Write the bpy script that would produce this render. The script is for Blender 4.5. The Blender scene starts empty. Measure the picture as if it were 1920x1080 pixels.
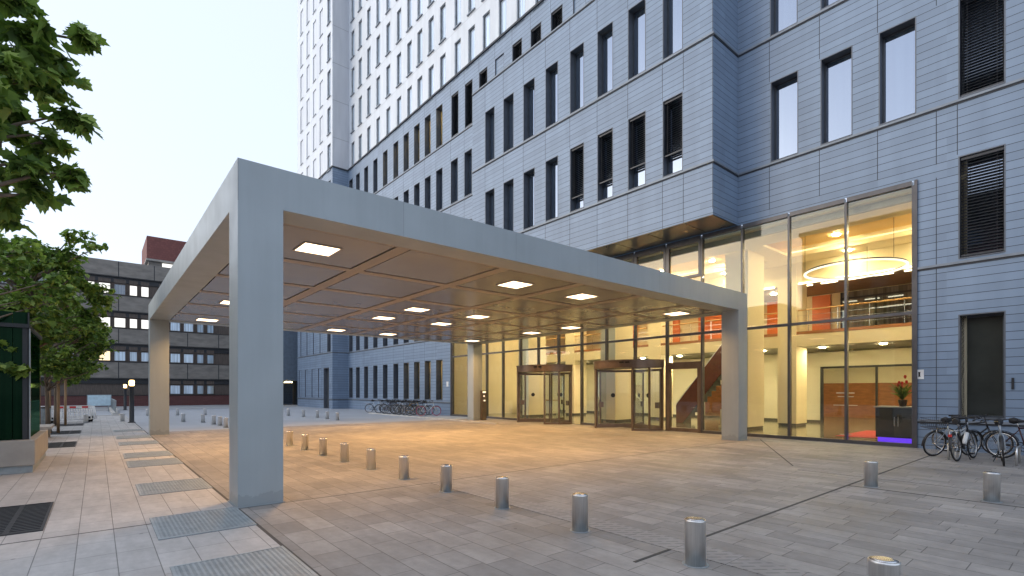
import bpy, bmesh, math, random
from mathutils import Vector, Matrix
R = math.radians
rnd = random.Random(7)
sc = bpy.context.scene
COL = sc.collection

# ------------------------------------------------------------------ helpers
class MB:
    """collects faces with material slots and links them as one mesh object"""
    def __init__(s): s.v = []; s.f = []; s.m = []; s.sm = []
    def poly(s, pts, m=0, sm=False):
        n = len(s.v); s.v += [tuple(p) for p in pts]; s.f.append(tuple(range(n, n + len(pts)))); s.m.append(m); s.sm.append(sm)
    def box(s, x0, x1, y0, y1, z0, z1, m=0):
        n = len(s.v)
        s.v += [(x0,y0,z0),(x1,y0,z0),(x1,y1,z0),(x0,y1,z0),(x0,y0,z1),(x1,y0,z1),(x1,y1,z1),(x0,y1,z1)]
        for q in ((0,3,2,1),(4,5,6,7),(0,1,5,4),(1,2,6,5),(2,3,7,6),(3,0,4,7)):
            s.f.append(tuple(n+i for i in q)); s.m.append(m); s.sm.append(False)
        return s
    def prism(s, pts, z0, z1, m=0):
        n = len(s.v); k = len(pts)
        s.v += [(p[0],p[1],z0) for p in pts] + [(p[0],p[1],z1) for p in pts]
        s.f.append(tuple(n+i for i in reversed(range(k)))); s.f.append(tuple(n+k+i for i in range(k)))
        s.m += [m,m]; s.sm += [False,False]
        for i in range(k):
            j = (i+1) % k; s.f.append((n+i,n+j,n+k+j,n+k+i)); s.m.append(m); s.sm.append(False)
        return s
    def tube(s, pts, r, n=8, m=0, cap=True, closed=False):
        pts = [Vector(p) for p in pts]; rs = r if isinstance(r, (list, tuple)) else [r]*len(pts)
        b = len(s.v); K = len(pts); up = None
        for i, p in enumerate(pts):
            if closed: t = pts[(i+1) % K] - pts[i-1]
            else: t = pts[min(i+1, K-1)] - pts[max(i-1, 0)]
            t = t.normalized() if t.length > 1e-9 else Vector((0,0,1))
            if up is None:
                a = Vector((0,0,1)) if abs(t.z) < .9 else Vector((1,0,0)); up = (a - t*a.dot(t)).normalized()
            else:
                up = up - t*up.dot(t); up = up.normalized() if up.length > 1e-6 else t.orthogonal().normalized()
            w = t.cross(up)
            for j in range(n):
                a = 2*math.pi*j/n; s.v.append(tuple(p + (up*math.cos(a) + w*math.sin(a))*rs[i]))
        for i in range(K if closed else K-1):
            i2 = (i+1) % K
            for j in range(n):
                j2 = (j+1) % n
                s.f.append((b+i*n+j, b+i*n+j2, b+i2*n+j2, b+i2*n+j)); s.m.append(m); s.sm.append(True)
        if cap and not closed:
            s.f.append(tuple(b+j for j in reversed(range(n)))); s.f.append(tuple(b+(K-1)*n+j for j in range(n)))
            s.m += [m,m]; s.sm += [False,False]
        return s
    def lathe(s, prof, c=(0,0,0), n=24, m=0):
        b = len(s.v); K = len(prof)
        for r, z in prof:
            for j in range(n):
                a = 2*math.pi*j/n; s.v.append((c[0]+r*math.cos(a), c[1]+r*math.sin(a), c[2]+z))
        for i in range(K-1):
            for j in range(n):
                j2 = (j+1) % n
                s.f.append((b+i*n+j, b+i*n+j2, b+(i+1)*n+j2, b+(i+1)*n+j)); s.m.append(m); s.sm.append(True)
        s.f.append(tuple(b+j for j in reversed(range(n)))); s.f.append(tuple(b+(K-1)*n+j for j in range(n)))
        s.m += [m,m]; s.sm += [False,False]
        return s
    def torus(s, c, R_, r, axis='Y', N=36, n=8, m=0):
        pts = []
        for i in range(N):
            a = 2*math.pi*i/N
            if axis == 'Y': pts.append((c[0]+R_*math.cos(a), c[1], c[2]+R_*math.sin(a)))
            else: pts.append((c[0]+R_*math.cos(a), c[1]+R_*math.sin(a), c[2]))
        return s.tube(pts, r, n, m, closed=True)
    def wall(s, plane, co, u0, u1, z0, z1, holes, m=0):
        us = sorted({u0,u1,*[min(max(h[i],u0),u1) for h in holes for i in (0,1)]}); zs = sorted({z0,z1,*[min(max(h[i],z0),z1) for h in holes for i in (2,3)]})
        for i in range(len(us)-1):
            run = None
            for j in range(len(zs)-1):
                cu = (us[i]+us[i+1])/2; cz = (zs[j]+zs[j+1])/2
                hole = any(h[0] < cu < h[1] and h[2] < cz < h[3] for h in holes)
                if not hole and run is None: run = zs[j]
                if (hole or j == len(zs)-2) and run is not None:
                    top = zs[j] if hole else zs[j+1]
                    a, b = us[i], us[i+1]
                    if plane == 'X': s.poly([(co,a,run),(co,a,top),(co,b,top),(co,b,run)], m)
                    else: s.poly([(a,co,run),(b,co,run),(b,co,top),(a,co,top)], m)
                    run = None
        return s
    def mesh(s, name, mats, off=(0,0,0)):
        me = bpy.data.meshes.new(name)
        me.from_pydata([(v[0]-off[0], v[1]-off[1], v[2]-off[2]) for v in s.v], [], s.f)
        for mt in (mats if isinstance(mats, (list, tuple)) else [mats]): me.materials.append(mt)
        me.polygons.foreach_set('material_index', s.m); me.polygons.foreach_set('use_smooth', s.sm); me.update()
        return me
    def build(s, name, mats, parent=None, world=True, bevel=0):
        off = (0,0,0)
        if parent is not None and world:
            p = parent
            off = Vector((0,0,0))
            while p is not None: off += p.location; p = p.parent
        me = s.mesh(name, mats, off)
        o = link(me, name, parent)
        if bevel:
            b = o.modifiers.new('bevel', 'BEVEL'); b.width = bevel; b.segments = 2; b.limit_method = 'ANGLE'; b.angle_limit = R(40)
        return o

def link(me, name, parent=None, loc=(0,0,0), rz=0):
    o = bpy.data.objects.new(name, me); COL.objects.link(o); o.parent = parent; o.location = loc
    o.rotation_euler = (0,0,rz); return o
def tag(o, label=None, cat=None, group=None, kind=None):
    if label: o['label'] = label
    if cat: o['category'] = cat
    if group: o['group'] = group
    if kind: o['kind'] = kind
    return o
def empty(name, loc, label, cat, group=None, rz=0):
    o = bpy.data.objects.new(name, None); COL.objects.link(o); o.location = loc; o.rotation_euler = (0,0,rz)
    o.empty_display_size = .2
    return tag(o, label, cat, group)
def copy_tree(o, parent=None):
    c = o.copy(); COL.objects.link(c); c.parent = parent
    for ch in list(o.children): copy_tree(ch, c)
    return c
ORD = ['first','second','third','fourth','fifth','sixth','seventh','eighth','ninth','tenth','eleventh','twelfth']

# ------------------------------------------------------------------ materials
def nt(name):
    m = bpy.data.materials.new(name); m.use_nodes = True; t = m.node_tree; t.nodes.clear()
    o = t.nodes.new('ShaderNodeOutputMaterial'); return m, t, o
def N(t, typ, **kw):
    n = t.nodes.new(typ)
    for k, v in kw.items():
        if k.startswith('i_'): n.inputs[k[2:].replace('_', ' ')].default_value = v
        elif k.startswith('n'): n.inputs[int(k[1:])].default_value = v
        else: setattr(n, k, v)
    return n
def L(t, a, b, ao=0, bi=0): t.links.new(a.outputs[ao], b.inputs[bi])
def math_(t, op, a, b=None, c=None):
    n = t.nodes.new('ShaderNodeMath'); n.operation = op
    for i, x in enumerate((a, b, c)):
        if x is None: continue
        if isinstance(x, (int, float)): n.inputs[i].default_value = x
        else: t.links.new(x, n.inputs[i])
    return n.outputs[0]
def mixc(t, fac, a, b, blend='MIX'):
    n = t.nodes.new('ShaderNodeMix'); n.data_type = 'RGBA'; n.blend_type = blend
    for i, x in ((0, fac), (6, a), (7, b)):
        if isinstance(x, (int, float)): n.inputs[i].default_value = x
        elif isinstance(x, tuple): n.inputs[i].default_value = (*x[:3], 1)
        else: t.links.new(x, n.inputs[i])
    return n.outputs[2]
def pos(t):
    g = t.nodes.new('ShaderNodeNewGeometry'); s = t.nodes.new('ShaderNodeSeparateXYZ'); t.links.new(g.outputs['Position'], s.inputs[0])
    return g.outputs['Position'], s.outputs[0], s.outputs[1], s.outputs[2]
def noise(t, vec, scale, detail=4, rough=.55):
    n = N(t, 'ShaderNodeTexNoise'); n.inputs['Scale'].default_value = scale; n.inputs['Detail'].default_value = detail; n.inputs['Roughness'].default_value = rough
    if vec is not None: t.links.new(vec, n.inputs['Vector'])
    return n.outputs[0]
def ramp(t, x, lo, hi, a=0., b=1.):
    n = t.nodes.new('ShaderNodeMapRange'); t.links.new(x, n.inputs[0])
    for i, v in enumerate((lo, hi, a, b)): n.inputs[i+1].default_value = v
    return n.outputs[0]
def bsdf(t, o, color, rough=.6, metal=0., spec=.5):
    b = t.nodes.new('ShaderNodeBsdfPrincipled')
    for k, x in (('Base Color', color), ('Roughness', rough), ('Metallic', metal), ('Specular IOR Level', spec)):
        if isinstance(x, tuple): b.inputs[k].default_value = (*x[:3], 1)
        elif isinstance(x, (int, float)): b.inputs[k].default_value = x
        else: t.links.new(x, b.inputs[k])
    L(t, b, o); return b
def bump(t, b, h, strength=.3, dist=.01):
    n = t.nodes.new('ShaderNodeBump'); n.inputs['Strength'].default_value = strength; n.inputs['Distance'].default_value = dist
    t.links.new(h, n.inputs['Height']); t.links.new(n.outputs[0], b.inputs['Normal'])
def pm(name, col, rough=.6, metal=0., var=.15, scale=3., spec=.5, bm=0., rv=.1, stretch=None):
    m, t, o = nt(name); p, x, y, z = pos(t); vec = p
    if stretch:
        mp = N(t, 'ShaderNodeMapping'); mp.inputs['Scale'].default_value = stretch; t.links.new(p, mp.inputs[0]); vec = mp.outputs[0]
    n = noise(t, vec, scale); f = ramp(t, n, .3, .7)
    c = mixc(t, f, tuple(v*(1-var) for v in col), tuple(min(1, v*(1+var)) for v in col))
    r = ramp(t, n, .3, .7, max(.02, rough-rv*rough), min(1, rough+rv*rough))
    b = bsdf(t, o, c, r, metal, spec)
    if bm: bump(t, b, noise(t, vec, scale*8), bm, .005)
    return m
def emit(name, col, s):
    m, t, o = nt(name); e = N(t, 'ShaderNodeEmission'); e.inputs[0].default_value = (*col, 1); e.inputs[1].default_value = s; L(t, e, o); return m
def tile_mat(name, col, y_mod=1.64, y0=22.67, row=.2275, z0=9.88, joint=.075, vj=0., rough=.4, axis='Y', var=.075, dark=.22):
    m, t, o = nt(name); p, x, y, z = pos(t)
    zr = math_(t, 'DIVIDE', math_(t, 'SUBTRACT', z, z0), row); fz = math_(t, 'FRACT', zr)
    u = y if axis == 'Y' else x
    ur = math_(t, 'DIVIDE', math_(t, 'SUBTRACT', u, y0), y_mod); fu = math_(t, 'FRACT', ur)
    j = math_(t, 'LESS_THAN', fz, joint)
    if vj: j = math_(t, 'MAXIMUM', j, math_(t, 'LESS_THAN', fu, vj))
    cb = N(t, 'ShaderNodeCombineXYZ'); t.links.new(math_(t, 'FLOOR', zr), cb.inputs[0]); t.links.new(math_(t, 'FLOOR', ur), cb.inputs[1])
    w = N(t, 'ShaderNodeTexWhiteNoise'); w.noise_dimensions = '3D'; t.links.new(cb.outputs[0], w.inputs['Vector'])
    k = ramp(t, w.outputs[0], 0, 1, 1-var, 1+var)
    streak = N(t, 'ShaderNodeMapping'); streak.inputs['Scale'].default_value = (1,1,.12); t.links.new(p, streak.inputs[0])
    k2 = ramp(t, noise(t, streak.outputs[0], 1.7), .3, .7, .90, 1.07)
    c = mixc(t, 1., tuple(col), math_(t, 'MULTIPLY', k, k2), 'MULTIPLY')
    c = mixc(t, j, c, tuple(v*dark for v in col))
    b = bsdf(t, o, c, rough, 0, .5)
    bump(t, b, math_(t, 'SUBTRACT', 1, j), .6, .01)
    return m
def paving(name, c1, c2, bw, rh, mort, off=.5, stain=.2, seedx=0.):
    m, t, o = nt(name); p, x, y, z = pos(t)
    cb = N(t, 'ShaderNodeCombineXYZ'); t.links.new(math_(t, 'ADD', y, seedx), cb.inputs[0]); t.links.new(math_(t, 'ADD', x, .165), cb.inputs[1])
    br = N(t, 'ShaderNodeTexBrick'); br.offset = off; br.offset_frequency = 2; br.squash = .78; br.squash_frequency = 3
    t.links.new(cb.outputs[0], br.inputs['Vector'])
    br.inputs['Color1'].default_value = (*c1, 1); br.inputs['Color2'].default_value = (*c2, 1)
    dk = tuple(v*.42 for v in c1); br.inputs['Mortar'].default_value = (*dk, 1)
    br.inputs['Scale'].default_value = 1; br.inputs['Mortar Size'].default_value = mort; br.inputs['Mortar Smooth'].default_value = .3
    br.inputs['Brick Width'].default_value = bw; br.inputs['Row Height'].default_value = rh; br.inputs['Bias'].default_value = 0
    n1 = noise(t, p, .55, 5, .6); n2 = noise(t, p, 9, 5, .7)
    mp = N(t, 'ShaderNodeMapping'); mp.inputs['Scale'].default_value = (1, .25, 1); mp.inputs['Rotation'].default_value = (0,0,.5); t.links.new(p, mp.inputs[0])
    n3 = noise(t, mp.outputs[0], 5, 5, .65)
    k = math_(t, 'MULTIPLY', ramp(t, n1, .3, .7, 1-stain, 1+stain*.7), ramp(t, n2, .3, .7, .9, 1.08))
    k = math_(t, 'MULTIPLY', k, ramp(t, n3, .35, .7, .88, 1.1))
    c = mixc(t, 1., br.outputs[0], k, 'MULTIPLY')
    # dark drips and chewing-gum spots
    v = N(t, 'ShaderNodeTexVoronoi'); v.inputs['Scale'].default_value = 2.1; t.links.new(p, v.inputs['Vector'])
    sp = math_(t, 'LESS_THAN', v.outputs[0], .045)
    c = mixc(t, math_(t, 'MULTIPLY', sp, .45), c, (.05,.05,.05))
    b = bsdf(t, o, c, ramp(t, n1, .3, .7, .5, .75), 0, .4)
    hgt = math_(t, 'ADD', math_(t, 'SUBTRACT', 1, br.outputs[1]), math_(t, 'MULTIPLY', n2, .25))
    bump(t, b, hgt, .5, .006)
    return m

M = {}
M['tile'] = tile_mat('facade_tile', (.215,.288,.395))
M['tile_x'] = tile_mat('facade_tile_return', (.215,.288,.395), axis='X')
M['white_panel'] = tile_mat('white_panel', (.66,.70,.75), row=3.565, z0=22.72, joint=.006, dark=.6, var=.03, rough=.35)
M['joint'] = pm('dark_joint', (.05,.055,.065), .7)
M['belt'] = pm('grey_sill_metal', (.22,.25,.29), .45, .2)
M['winframe'] = pm('anthracite_frame', (.075,.085,.10), .4, .3)
M['lining'] = pm('grey_lining', (.125,.14,.165), .45, .2)
M['lining_white'] = pm('white_lining', (.62,.64,.66), .4)
M['blind'] = pm('blind_slat', (.05,.053,.06), .4, .2, scale=9)
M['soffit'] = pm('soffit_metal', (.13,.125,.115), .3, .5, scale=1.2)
def canopy_mat():
    m, t, o = nt('canopy_paint'); p, x, y, z = pos(t)
    mp = N(t, 'ShaderNodeMapping'); mp.inputs['Scale'].default_value = (3.5,3.5,.22); t.links.new(p, mp.inputs[0])
    st = ramp(t, noise(t, mp.outputs[0], 1.6, 5, .65), .3, .7, .95, 1.03); cl_ = ramp(t, noise(t, p, .7, 4), .3, .7, .93, 1.05)
    fx = math_(t, 'FRACT', math_(t, 'DIVIDE', math_(t, 'SUBTRACT', x, 1.57), 2.64)); fy = math_(t, 'FRACT', math_(t, 'DIVIDE', math_(t, 'SUBTRACT', y, 8.08), 2.69))
    g = N(t, 'ShaderNodeNewGeometry'); sn = N(t, 'ShaderNodeSeparateXYZ'); t.links.new(g.outputs['True Normal'], sn.inputs[0])
    nx = math_(t, 'GREATER_THAN', math_(t, 'ABSOLUTE', sn.outputs[0]), .5); ny = math_(t, 'GREATER_THAN', math_(t, 'ABSOLUTE', sn.outputs[1]), .5)
    hi = math_(t, 'GREATER_THAN', z, 4.462)
    sx = math_(t, 'MULTIPLY', math_(t, 'LESS_THAN', fx, .0035), ny); sy = math_(t, 'MULTIPLY', math_(t, 'LESS_THAN', fy, .0035), nx)
    seam = math_(t, 'MULTIPLY', math_(t, 'MAXIMUM', sx, sy), hi)
    splash = math_(t, 'MULTIPLY', math_(t, 'LESS_THAN', math_(t, 'ADD', z, math_(t, 'MULTIPLY', noise(t, p, 7, 5), .35)), .33), .22)
    c = mixc(t, 1., (.355,.40,.42), math_(t, 'MULTIPLY', st, cl_), 'MULTIPLY')
    c = mixc(t, math_(t, 'MAXIMUM', math_(t, 'MULTIPLY', seam, .45), splash), c, (.13,.13,.13))
    b = bsdf(t, o, c, ramp(t, noise(t, p, 2), .3, .7, .36, .5), .05, .5); bump(t, b, noise(t, p, 1.3, 2), .06, .01); return m
M['canopy'] = canopy_mat()
M['canopy_panel'] = pm('canopy_ceiling_panel', (.235,.218,.208), .22, .1, var=.06, scale=.8)
M['canopy_strip'] = pm('canopy_ceiling_strip', (.33,.28,.24), .4, .05, var=.05, scale=.8)
M['black'] = pm('black_gap', (.012,.012,.013), .7)
M['steel'] = pm('brushed_steel', (.74,.73,.71), .33, 1., var=.1, scale=5, stretch=(14,14,.6))
M['galv'] = pm('galvanised_steel', (.32,.36,.38), .5, .4, var=.15, scale=6)
M['iron'] = pm('cast_iron', (.05,.052,.056), .55, .5, scale=8)
M['mullion'] = pm('mullion_bronze', (.11,.105,.11), .38, .4)
M['doorframe'] = pm('bronze_door_metal', (.19,.145,.115), .35, .6)
M['concrete'] = pm('grey_concrete_panel', (.245,.225,.20), .8, var=.22, scale=1.1, bm=.2, stretch=(1,1,2.5))
M['concrete_dark'] = pm('weathered_timber', (.12,.095,.08), .7, var=.3, scale=3, stretch=(5,5,.5))
M['concrete_light'] = pm('pale_concrete', (.36,.34,.31), .75, var=.15, scale=2, bm=.15)
M['far_wall'] = pm('bluish_render', (.14,.18,.23), .7)
M['dark'] = pm('dark_metal', (.03,.032,.036), .45, .3)
M['rubber'] = pm('tyre_rubber', (.014,.014,.015), .75)
M['chrome'] = pm('polished_alloy', (.62,.62,.62), .25, 1.)
M['saddle'] = pm('black_vinyl', (.018,.018,.02), .5)
M['white_paint'] = pm('white_paint', (.75,.75,.74), .35)
M['red_paint'] = pm('red_paint', (.55,.03,.03), .4)
M['bark'] = pm('tree_bark', (.16,.12,.085), .85, var=.35, scale=5, bm=.5, stretch=(3,3,.6))
M['stake'] = pm('timber_stake', (.34,.21,.11), .7, var=.2, scale=6, stretch=(4,4,.5))
M['cream'] = pm('cream_plaster', (.80,.70,.47), .7, var=.03, scale=1)
M['cream2'] = pm('pale_cream_plaster', (.76,.70,.52), .7, var=.03, scale=1)
M['gold'] = pm('golden_ceiling', (.82,.56,.22), .55, var=.05, scale=1)
M['orange'] = pm('orange_panel', (.70,.17,.03), .45, var=.1, scale=1.4)
M['brownwood'] = pm('brown_wood', (.36,.15,.055), .35, var=.2, scale=2, stretch=(1,1,4))
M['wood'] = pm('wood_rail', (.55,.33,.13), .4, var=.1)
M['lobbyfloor'] = pm('polished_stone', (.155,.15,.115), .14, var=.12, scale=1.5)
M['skirting'] = pm('dark_skirting', (.07,.065,.055), .5)
M['carpet'] = pm('red_carpet', (.42,.035,.03), .95, var=.1, scale=20)
M['desk'] = pm('black_gloss', (.03,.028,.026), .15)
M['stair_red'] = pm('dark_red_wood', (.17,.05,.022), .4, var=.15)
M['stairblack'] = pm('dark_tread', (.025,.035,.035), .5)
M['greyroom'] = pm('grey_soffit', (.32,.30,.24), .7)
M['red_tile'] = None
def brick_mat(name, c, bw=.5, rh=.16):
    m, t, o = nt(name); p, x, y, z = pos(t)
    cb = N(t, 'ShaderNodeCombineXYZ'); t.links.new(math_(t, 'ADD', x, y), cb.inputs[0]); t.links.new(z, cb.inputs[1])
    br = N(t, 'ShaderNodeTexBrick'); t.links.new(cb.outputs[0], br.inputs['Vector'])
    br.inputs['Color1'].default_value = (*c, 1); br.inputs['Color2'].default_value = (*[v*.8 for v in c], 1); br.inputs['Mortar'].default_value = (*[v*.65 for v in c], 1)
    br.inputs['Scale'].default_value = 1; br.inputs['Mortar Size'].default_value = .012; br.inputs['Brick Width'].default_value = bw; br.inputs['Row Height'].default_value = rh
    bsdf(t, o, br.outputs[0], .8); return m
M['brick'] = brick_mat('dark_red_brick', (.15,.06,.055))
M['brick_roof'] = brick_mat('red_cladding', (.23,.085,.075), .3, .25)

def glass_mat(name, tint=(.93,.95,.92), ior=1.45, extra=.0):
    m, t, o = nt(name)
    tr = N(t, 'ShaderNodeBsdfTransparent'); tr.inputs[0].default_value = (*tint, 1)
    gl = N(t, 'ShaderNodeBsdfGlossy'); gl.inputs['Roughness'].default_value = 0; gl.inputs[0].default_value = (1,1,1,1)
    lw = N(t, 'ShaderNodeLayerWeight'); lw.inputs[0].default_value = .5
    fz = math_(t, 'ADD', math_(t, 'MULTIPLY', math_(t, 'POWER', lw.outputs[1], 5), .95), .035+extra)
    mx = N(t, 'ShaderNodeMixShader'); t.links.new(fz, mx.inputs[0]); L(t, tr, mx, 0, 1); L(t, gl, mx, 0, 2); L(t, mx, o); return m
M['glass'] = glass_mat('clear_glass')
def pane_mat(name, dark=(.03,.04,.05), refl=.4, tint=(.72,.82,1.), rough=.0, wob=.0):
    m, t, o = nt(name); p, x, y, z = pos(t)
    d = N(t, 'ShaderNodeBsdfDiffuse')
    mp = N(t, 'ShaderNodeMapping'); mp.inputs['Scale'].default_value = (6,6,.15); t.links.new(p, mp.inputs[0])
    c = mixc(t, ramp(t, noise(t, mp.outputs[0], 1.2, 2), .35, .65), tuple(v*.7 for v in dark), tuple(min(1, v*1.5) for v in dark)); t.links.new(c, d.inputs[0])
    gl = N(t, 'ShaderNodeBsdfGlossy'); gl.inputs['Roughness'].default_value = rough; gl.inputs[0].default_value = (*tint, 1)
    bp = N(t, 'ShaderNodeBump'); bp.inputs['Strength'].default_value = .05; bp.inputs['Distance'].default_value = .02; t.links.new(noise(t, p, 1.1, 1), bp.inputs['Height']); t.links.new(bp.outputs[0], gl.inputs['Normal'])
    fr = N(t, 'ShaderNodeFresnel'); fr.inputs[0].default_value = 1.5
    mx = N(t, 'ShaderNodeMixShader'); t.links.new(math_(t, 'MINIMUM', math_(t, 'ADD', fr.outputs[0], refl), .95), mx.inputs[0]); L(t, d, mx, 0, 1); L(t, gl, mx, 0, 2); L(t, mx, o); return m
M['pane'] = pane_mat('reflective_pane', refl=.27, tint=(.60,.72,.95))
M['pane_dark'] = pane_mat('dark_pane', refl=.12)
M['pane_tower'] = pane_mat('tower_pane', (.50,.58,.66), .22, (.7,.82,1.))
M['pane_frost'] = pm('frosted_pane', (.04,.045,.04), .12, 0, .25, .8)
M['pane_curtain'] = pane_mat('curtained_pane', (.45,.55,.62), .15)
M['pane_grey'] = pane_mat('greyed_pane', (.14,.14,.13), .1)
M['green_glass'] = pane_mat('dark_green_glass', (.003,.014,.006), .0, (.10,.22,.14), .05)
M['lamp'] = emit('warm_lamp', (1,.74,.46), 3.2)
M['post_lamp'] = emit('post_lamp_glow', (1,.62,.22), 5)
M['down'] = emit('warm_downlight', (1,.80,.46), 320)
M['strip'] = emit('warm_light_strip', (1,.80,.5), 5)
M['ring'] = emit('ring_lamp_glow', (1,.88,.66), 1.3)
M['cove'] = emit('cove_light', (1,.70,.32), 1.6)
M['purple'] = emit('violet_led', (.13,.04,.8), .75)
M['screen'] = emit('lit_board', (.80,.90,1.), 1.0)
M['win_white'] = emit('lit_window_white', (1,.99,.95), .8)
M['win_warm'] = emit('lit_window_warm', (1,.78,.48), .95)
M['room_lamp'] = emit('room_lamp', (1,.75,.4), 10)
M['green_sign'] = emit('small_lit_sign', (.1,.6,.35), .6)

# ------------------------------------------------------------------ world, sun, camera
SUN_AZ = math.atan2(-.85, .53)   # compass angle from +Y, negative = towards -X
SUN_EL = R(16)
w = bpy.data.worlds.new('World'); sc.world = w; w.use_nodes = True
t = w.node_tree; t.nodes.clear()
wo = t.nodes.new('ShaderNodeOutputWorld'); bg = t.nodes.new('ShaderNodeBackground'); sky = t.nodes.new('ShaderNodeTexSky')
sky.sky_type = 'NISHITA'; sky.sun_disc = False; sky.sun_elevation = SUN_EL; sky.sun_rotation = SUN_AZ
sky.air_density = 1.0; sky.dust_density = 3.0; sky.ozone_density = 3.0; sky.altitude = 50
SKY_MIX = .62
skm = mixc(t, SKY_MIX, sky.outputs[0], (4.6,5.0,5.75)); t.links.new(skm, bg.inputs[0]); bg.inputs[1].default_value = .15; t.links.new(bg.outputs[0], wo.inputs[0])
ld = bpy.data.lights.new('sun', 'SUN'); ld.energy = .5; ld.angle = R(100); ld.color = (1,.95,.88)
sun = bpy.data.objects.new('sun', ld); COL.objects.link(sun)
sd = Vector((math.sin(SUN_AZ)*math.cos(R(14)), math.cos(SUN_AZ)*math.cos(R(14)), math.sin(R(14))))
sun.rotation_euler = (-sd).to_track_quat('-Z', 'Y').to_euler(); sun.location = sd*80

cam = bpy.data.cameras.new('camera'); co = bpy.data.objects.new('camera', cam); COL.objects.link(co)
co.location = (0,0,1.7); co.rotation_euler = (R(90), 0, R(-39.83))
cam.sensor_width = 36; cam.lens = 934/1920*36; cam.shift_y = (733-540)/1920; cam.clip_start = .05; cam.clip_end = 3000
sc.camera = co

# ------------------------------------------------------------------ ground
def struct(o): return tag(o, kind='structure')
M['ground'] = pm('far_concrete_ground', (.34,.36,.39), .6, var=.12, scale=.4, bm=.1)
M['walk'] = paving('walkway_slabs', (.47,.455,.44), (.40,.386,.375), .74, .325, .005, .42, .12)
M['plaza'] = paving('plaza_slabs', (.31,.285,.26), (.235,.22,.205), .62, .31, .005, .5, .22, 3.3)
M['front'] = paving('forecourt_slabs', (.325,.305,.285), (.238,.225,.213), .66, .31, .005, .5, .3, 1.7)
M['seam'] = pm('dark_seam', (.06,.057,.054), .8)
M['pale_kerb'] = pm('pale_kerb_stone', (.5,.49,.46), .7)
struct(MB().box(-500,500,-300,700,-.5,-.010).build('ground', M['ground']))
struct(MB().box(-9,1.55,-4,44,-.2,0).build('walkway_paving', M['walk']))
struct(MB().box(1.59,18.76,8.06,25.2,-.2,0).build('canopy_paving', M['plaza']))
struct(MB().box(1.59,18.76,-6,8.03,-.2,0).build('forecourt_paving', M['front']))
s = MB()
s.box(1.55,1.59,-6,34,-.2,-.002)
s.box(1.59,18.7,8.03,8.06,-.2,-.002)
struct(s.build('paving_seam', M['seam']))
s = MB(); s.box(4.1,17.2,3.0,3.035,-.1,.004); s.box(10.36,10.39,-5,3.0,-.1,.004)
s.prism([(12.15,4.62),(12.17,4.6),(17.85,7.81),(17.83,7.83)], -.1, .004); s.box(-9,1.55,7.84,7.855,-.1,.003); s.box(-9,1.55,18.2,18.215,-.1,.003)
struct(s.build('drainage_slot', M['seam']))
def tactile(name):
    m, t, o = nt(name); p, x, y, z = pos(t)
    u = math_(t, 'FRACT', math_(t, 'DIVIDE', math_(t, 'ADD', y, math_(t, 'MULTIPLY', x, .8)), .115))
    v = math_(t, 'FRACT', math_(t, 'DIVIDE', x, .145))
    d = math_(t, 'MULTIPLY', math_(t, 'LESS_THAN', u, .2), math_(t, 'LESS_THAN', v, .72))
    slab = math_(t, 'LESS_THAN', math_(t, 'FRACT', math_(t, 'DIVIDE', y, .6)), .012)
    d = math_(t, 'MAXIMUM', math_(t, 'MULTIPLY', d, .55), math_(t, 'MULTIPLY', slab, .6))
    c = mixc(t, ramp(t, noise(t, p, 3), .3, .7), (.245,.23,.22), (.31,.295,.28)); c = mixc(t, d, c, (.05,.05,.05))
    b = bsdf(t, o, c, .65); bump(t, b, math_(t, 'SUBTRACT', 1, d), .6, .008); return m
M['tactile'] = tactile('ribbed_slabs')
s = MB(); s.box(4.72,5.12,-5,8.0,-.1,.005); s.box(11.6,12.0,-5,4.3,-.1,.005)
struct(s.build('tactile_paving', M['tactile']))
s = MB(); s.prism([(15.62,20),(15.74,20),(15.98,36),(15.86,36)], -.1, .06); s.box(-9,1.5,44,44.2,-.1,.03)
struct(s.build('kerb', M['pale_kerb']))
struct(MB().box(-9,16.5,56,66.6,-.1,.02).build('road', pm('pale_road', (.33,.34,.35), .65, var=.1, scale=.5)))

# ------------------------------------------------------------------ hospital: grey podium
P0, P1, YQ = 18.75, 16.88, 9.05
hosp = empty('hospital_building', (P0, 20, 0), 'slate grey tiled hospital block with projecting upper storeys and lit glazed lobby', 'building')
WC = [31.01,32.63,34.25,35.95,37.72,39.66,41.6,43.55,45.4,47.05]     # left edge of each wing window
holes0 = []; wins = []
def hole(yl, z0, z1, wd=.88, kind='plain', X=P0, blind=0):
    wins.append((X, yl - wd/2, z0, wd, z1-z0, kind, blind)); return (yl-wd, yl, z0, z1)
for i, yl in enumerate(WC):
    holes0.append(hole(yl, 1.05, 3.93, kind='litr' if i < 4 else 'plain'))
    holes0.append(hole(yl, 5.48, 8.37))
for i, yl in enumerate([27.42,29.07] + WC):
    holes0.append(hole(yl, 9.97, 12.93))
    holes0.append(hole(yl, 14.55, 17.5))
for i, yl in enumerate([17.6,19.22,20.85,22.46,24.11,25.76,27.36,29.0] + WC):
    k = 'louvre' if i in (1,2,3,5,6,7) else ('blank' if i in (0,4) else ('lit' if i < 14 else 'plain'))
    holes0.append(hole(yl, 19.07, 22.0, kind=k))
RW = [7.86,6.24,4.61]
for i, yl in enumerate(RW):
    holes0.append(hole(yl, 9.97, 12.87, .93, kind='spot'))
for i, yl in enumerate([7.88,6.24,4.6]):
    holes0.append(hole(yl, 14.52, 17.45, .93, kind='spot'))
holes0.append(hole(2.74, 9.97, 12.87, .96, 'plain', blind=1.0))
holes0.append(hole(2.74, 14.52, 17.45, .96, 'plain'))
holes0.append(hole(2.74, 5.43, 8.34, .96, 'plain', blind=.99))
holes0.append(hole(2.74, .93, 3.86, .96, 'frost'))
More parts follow.
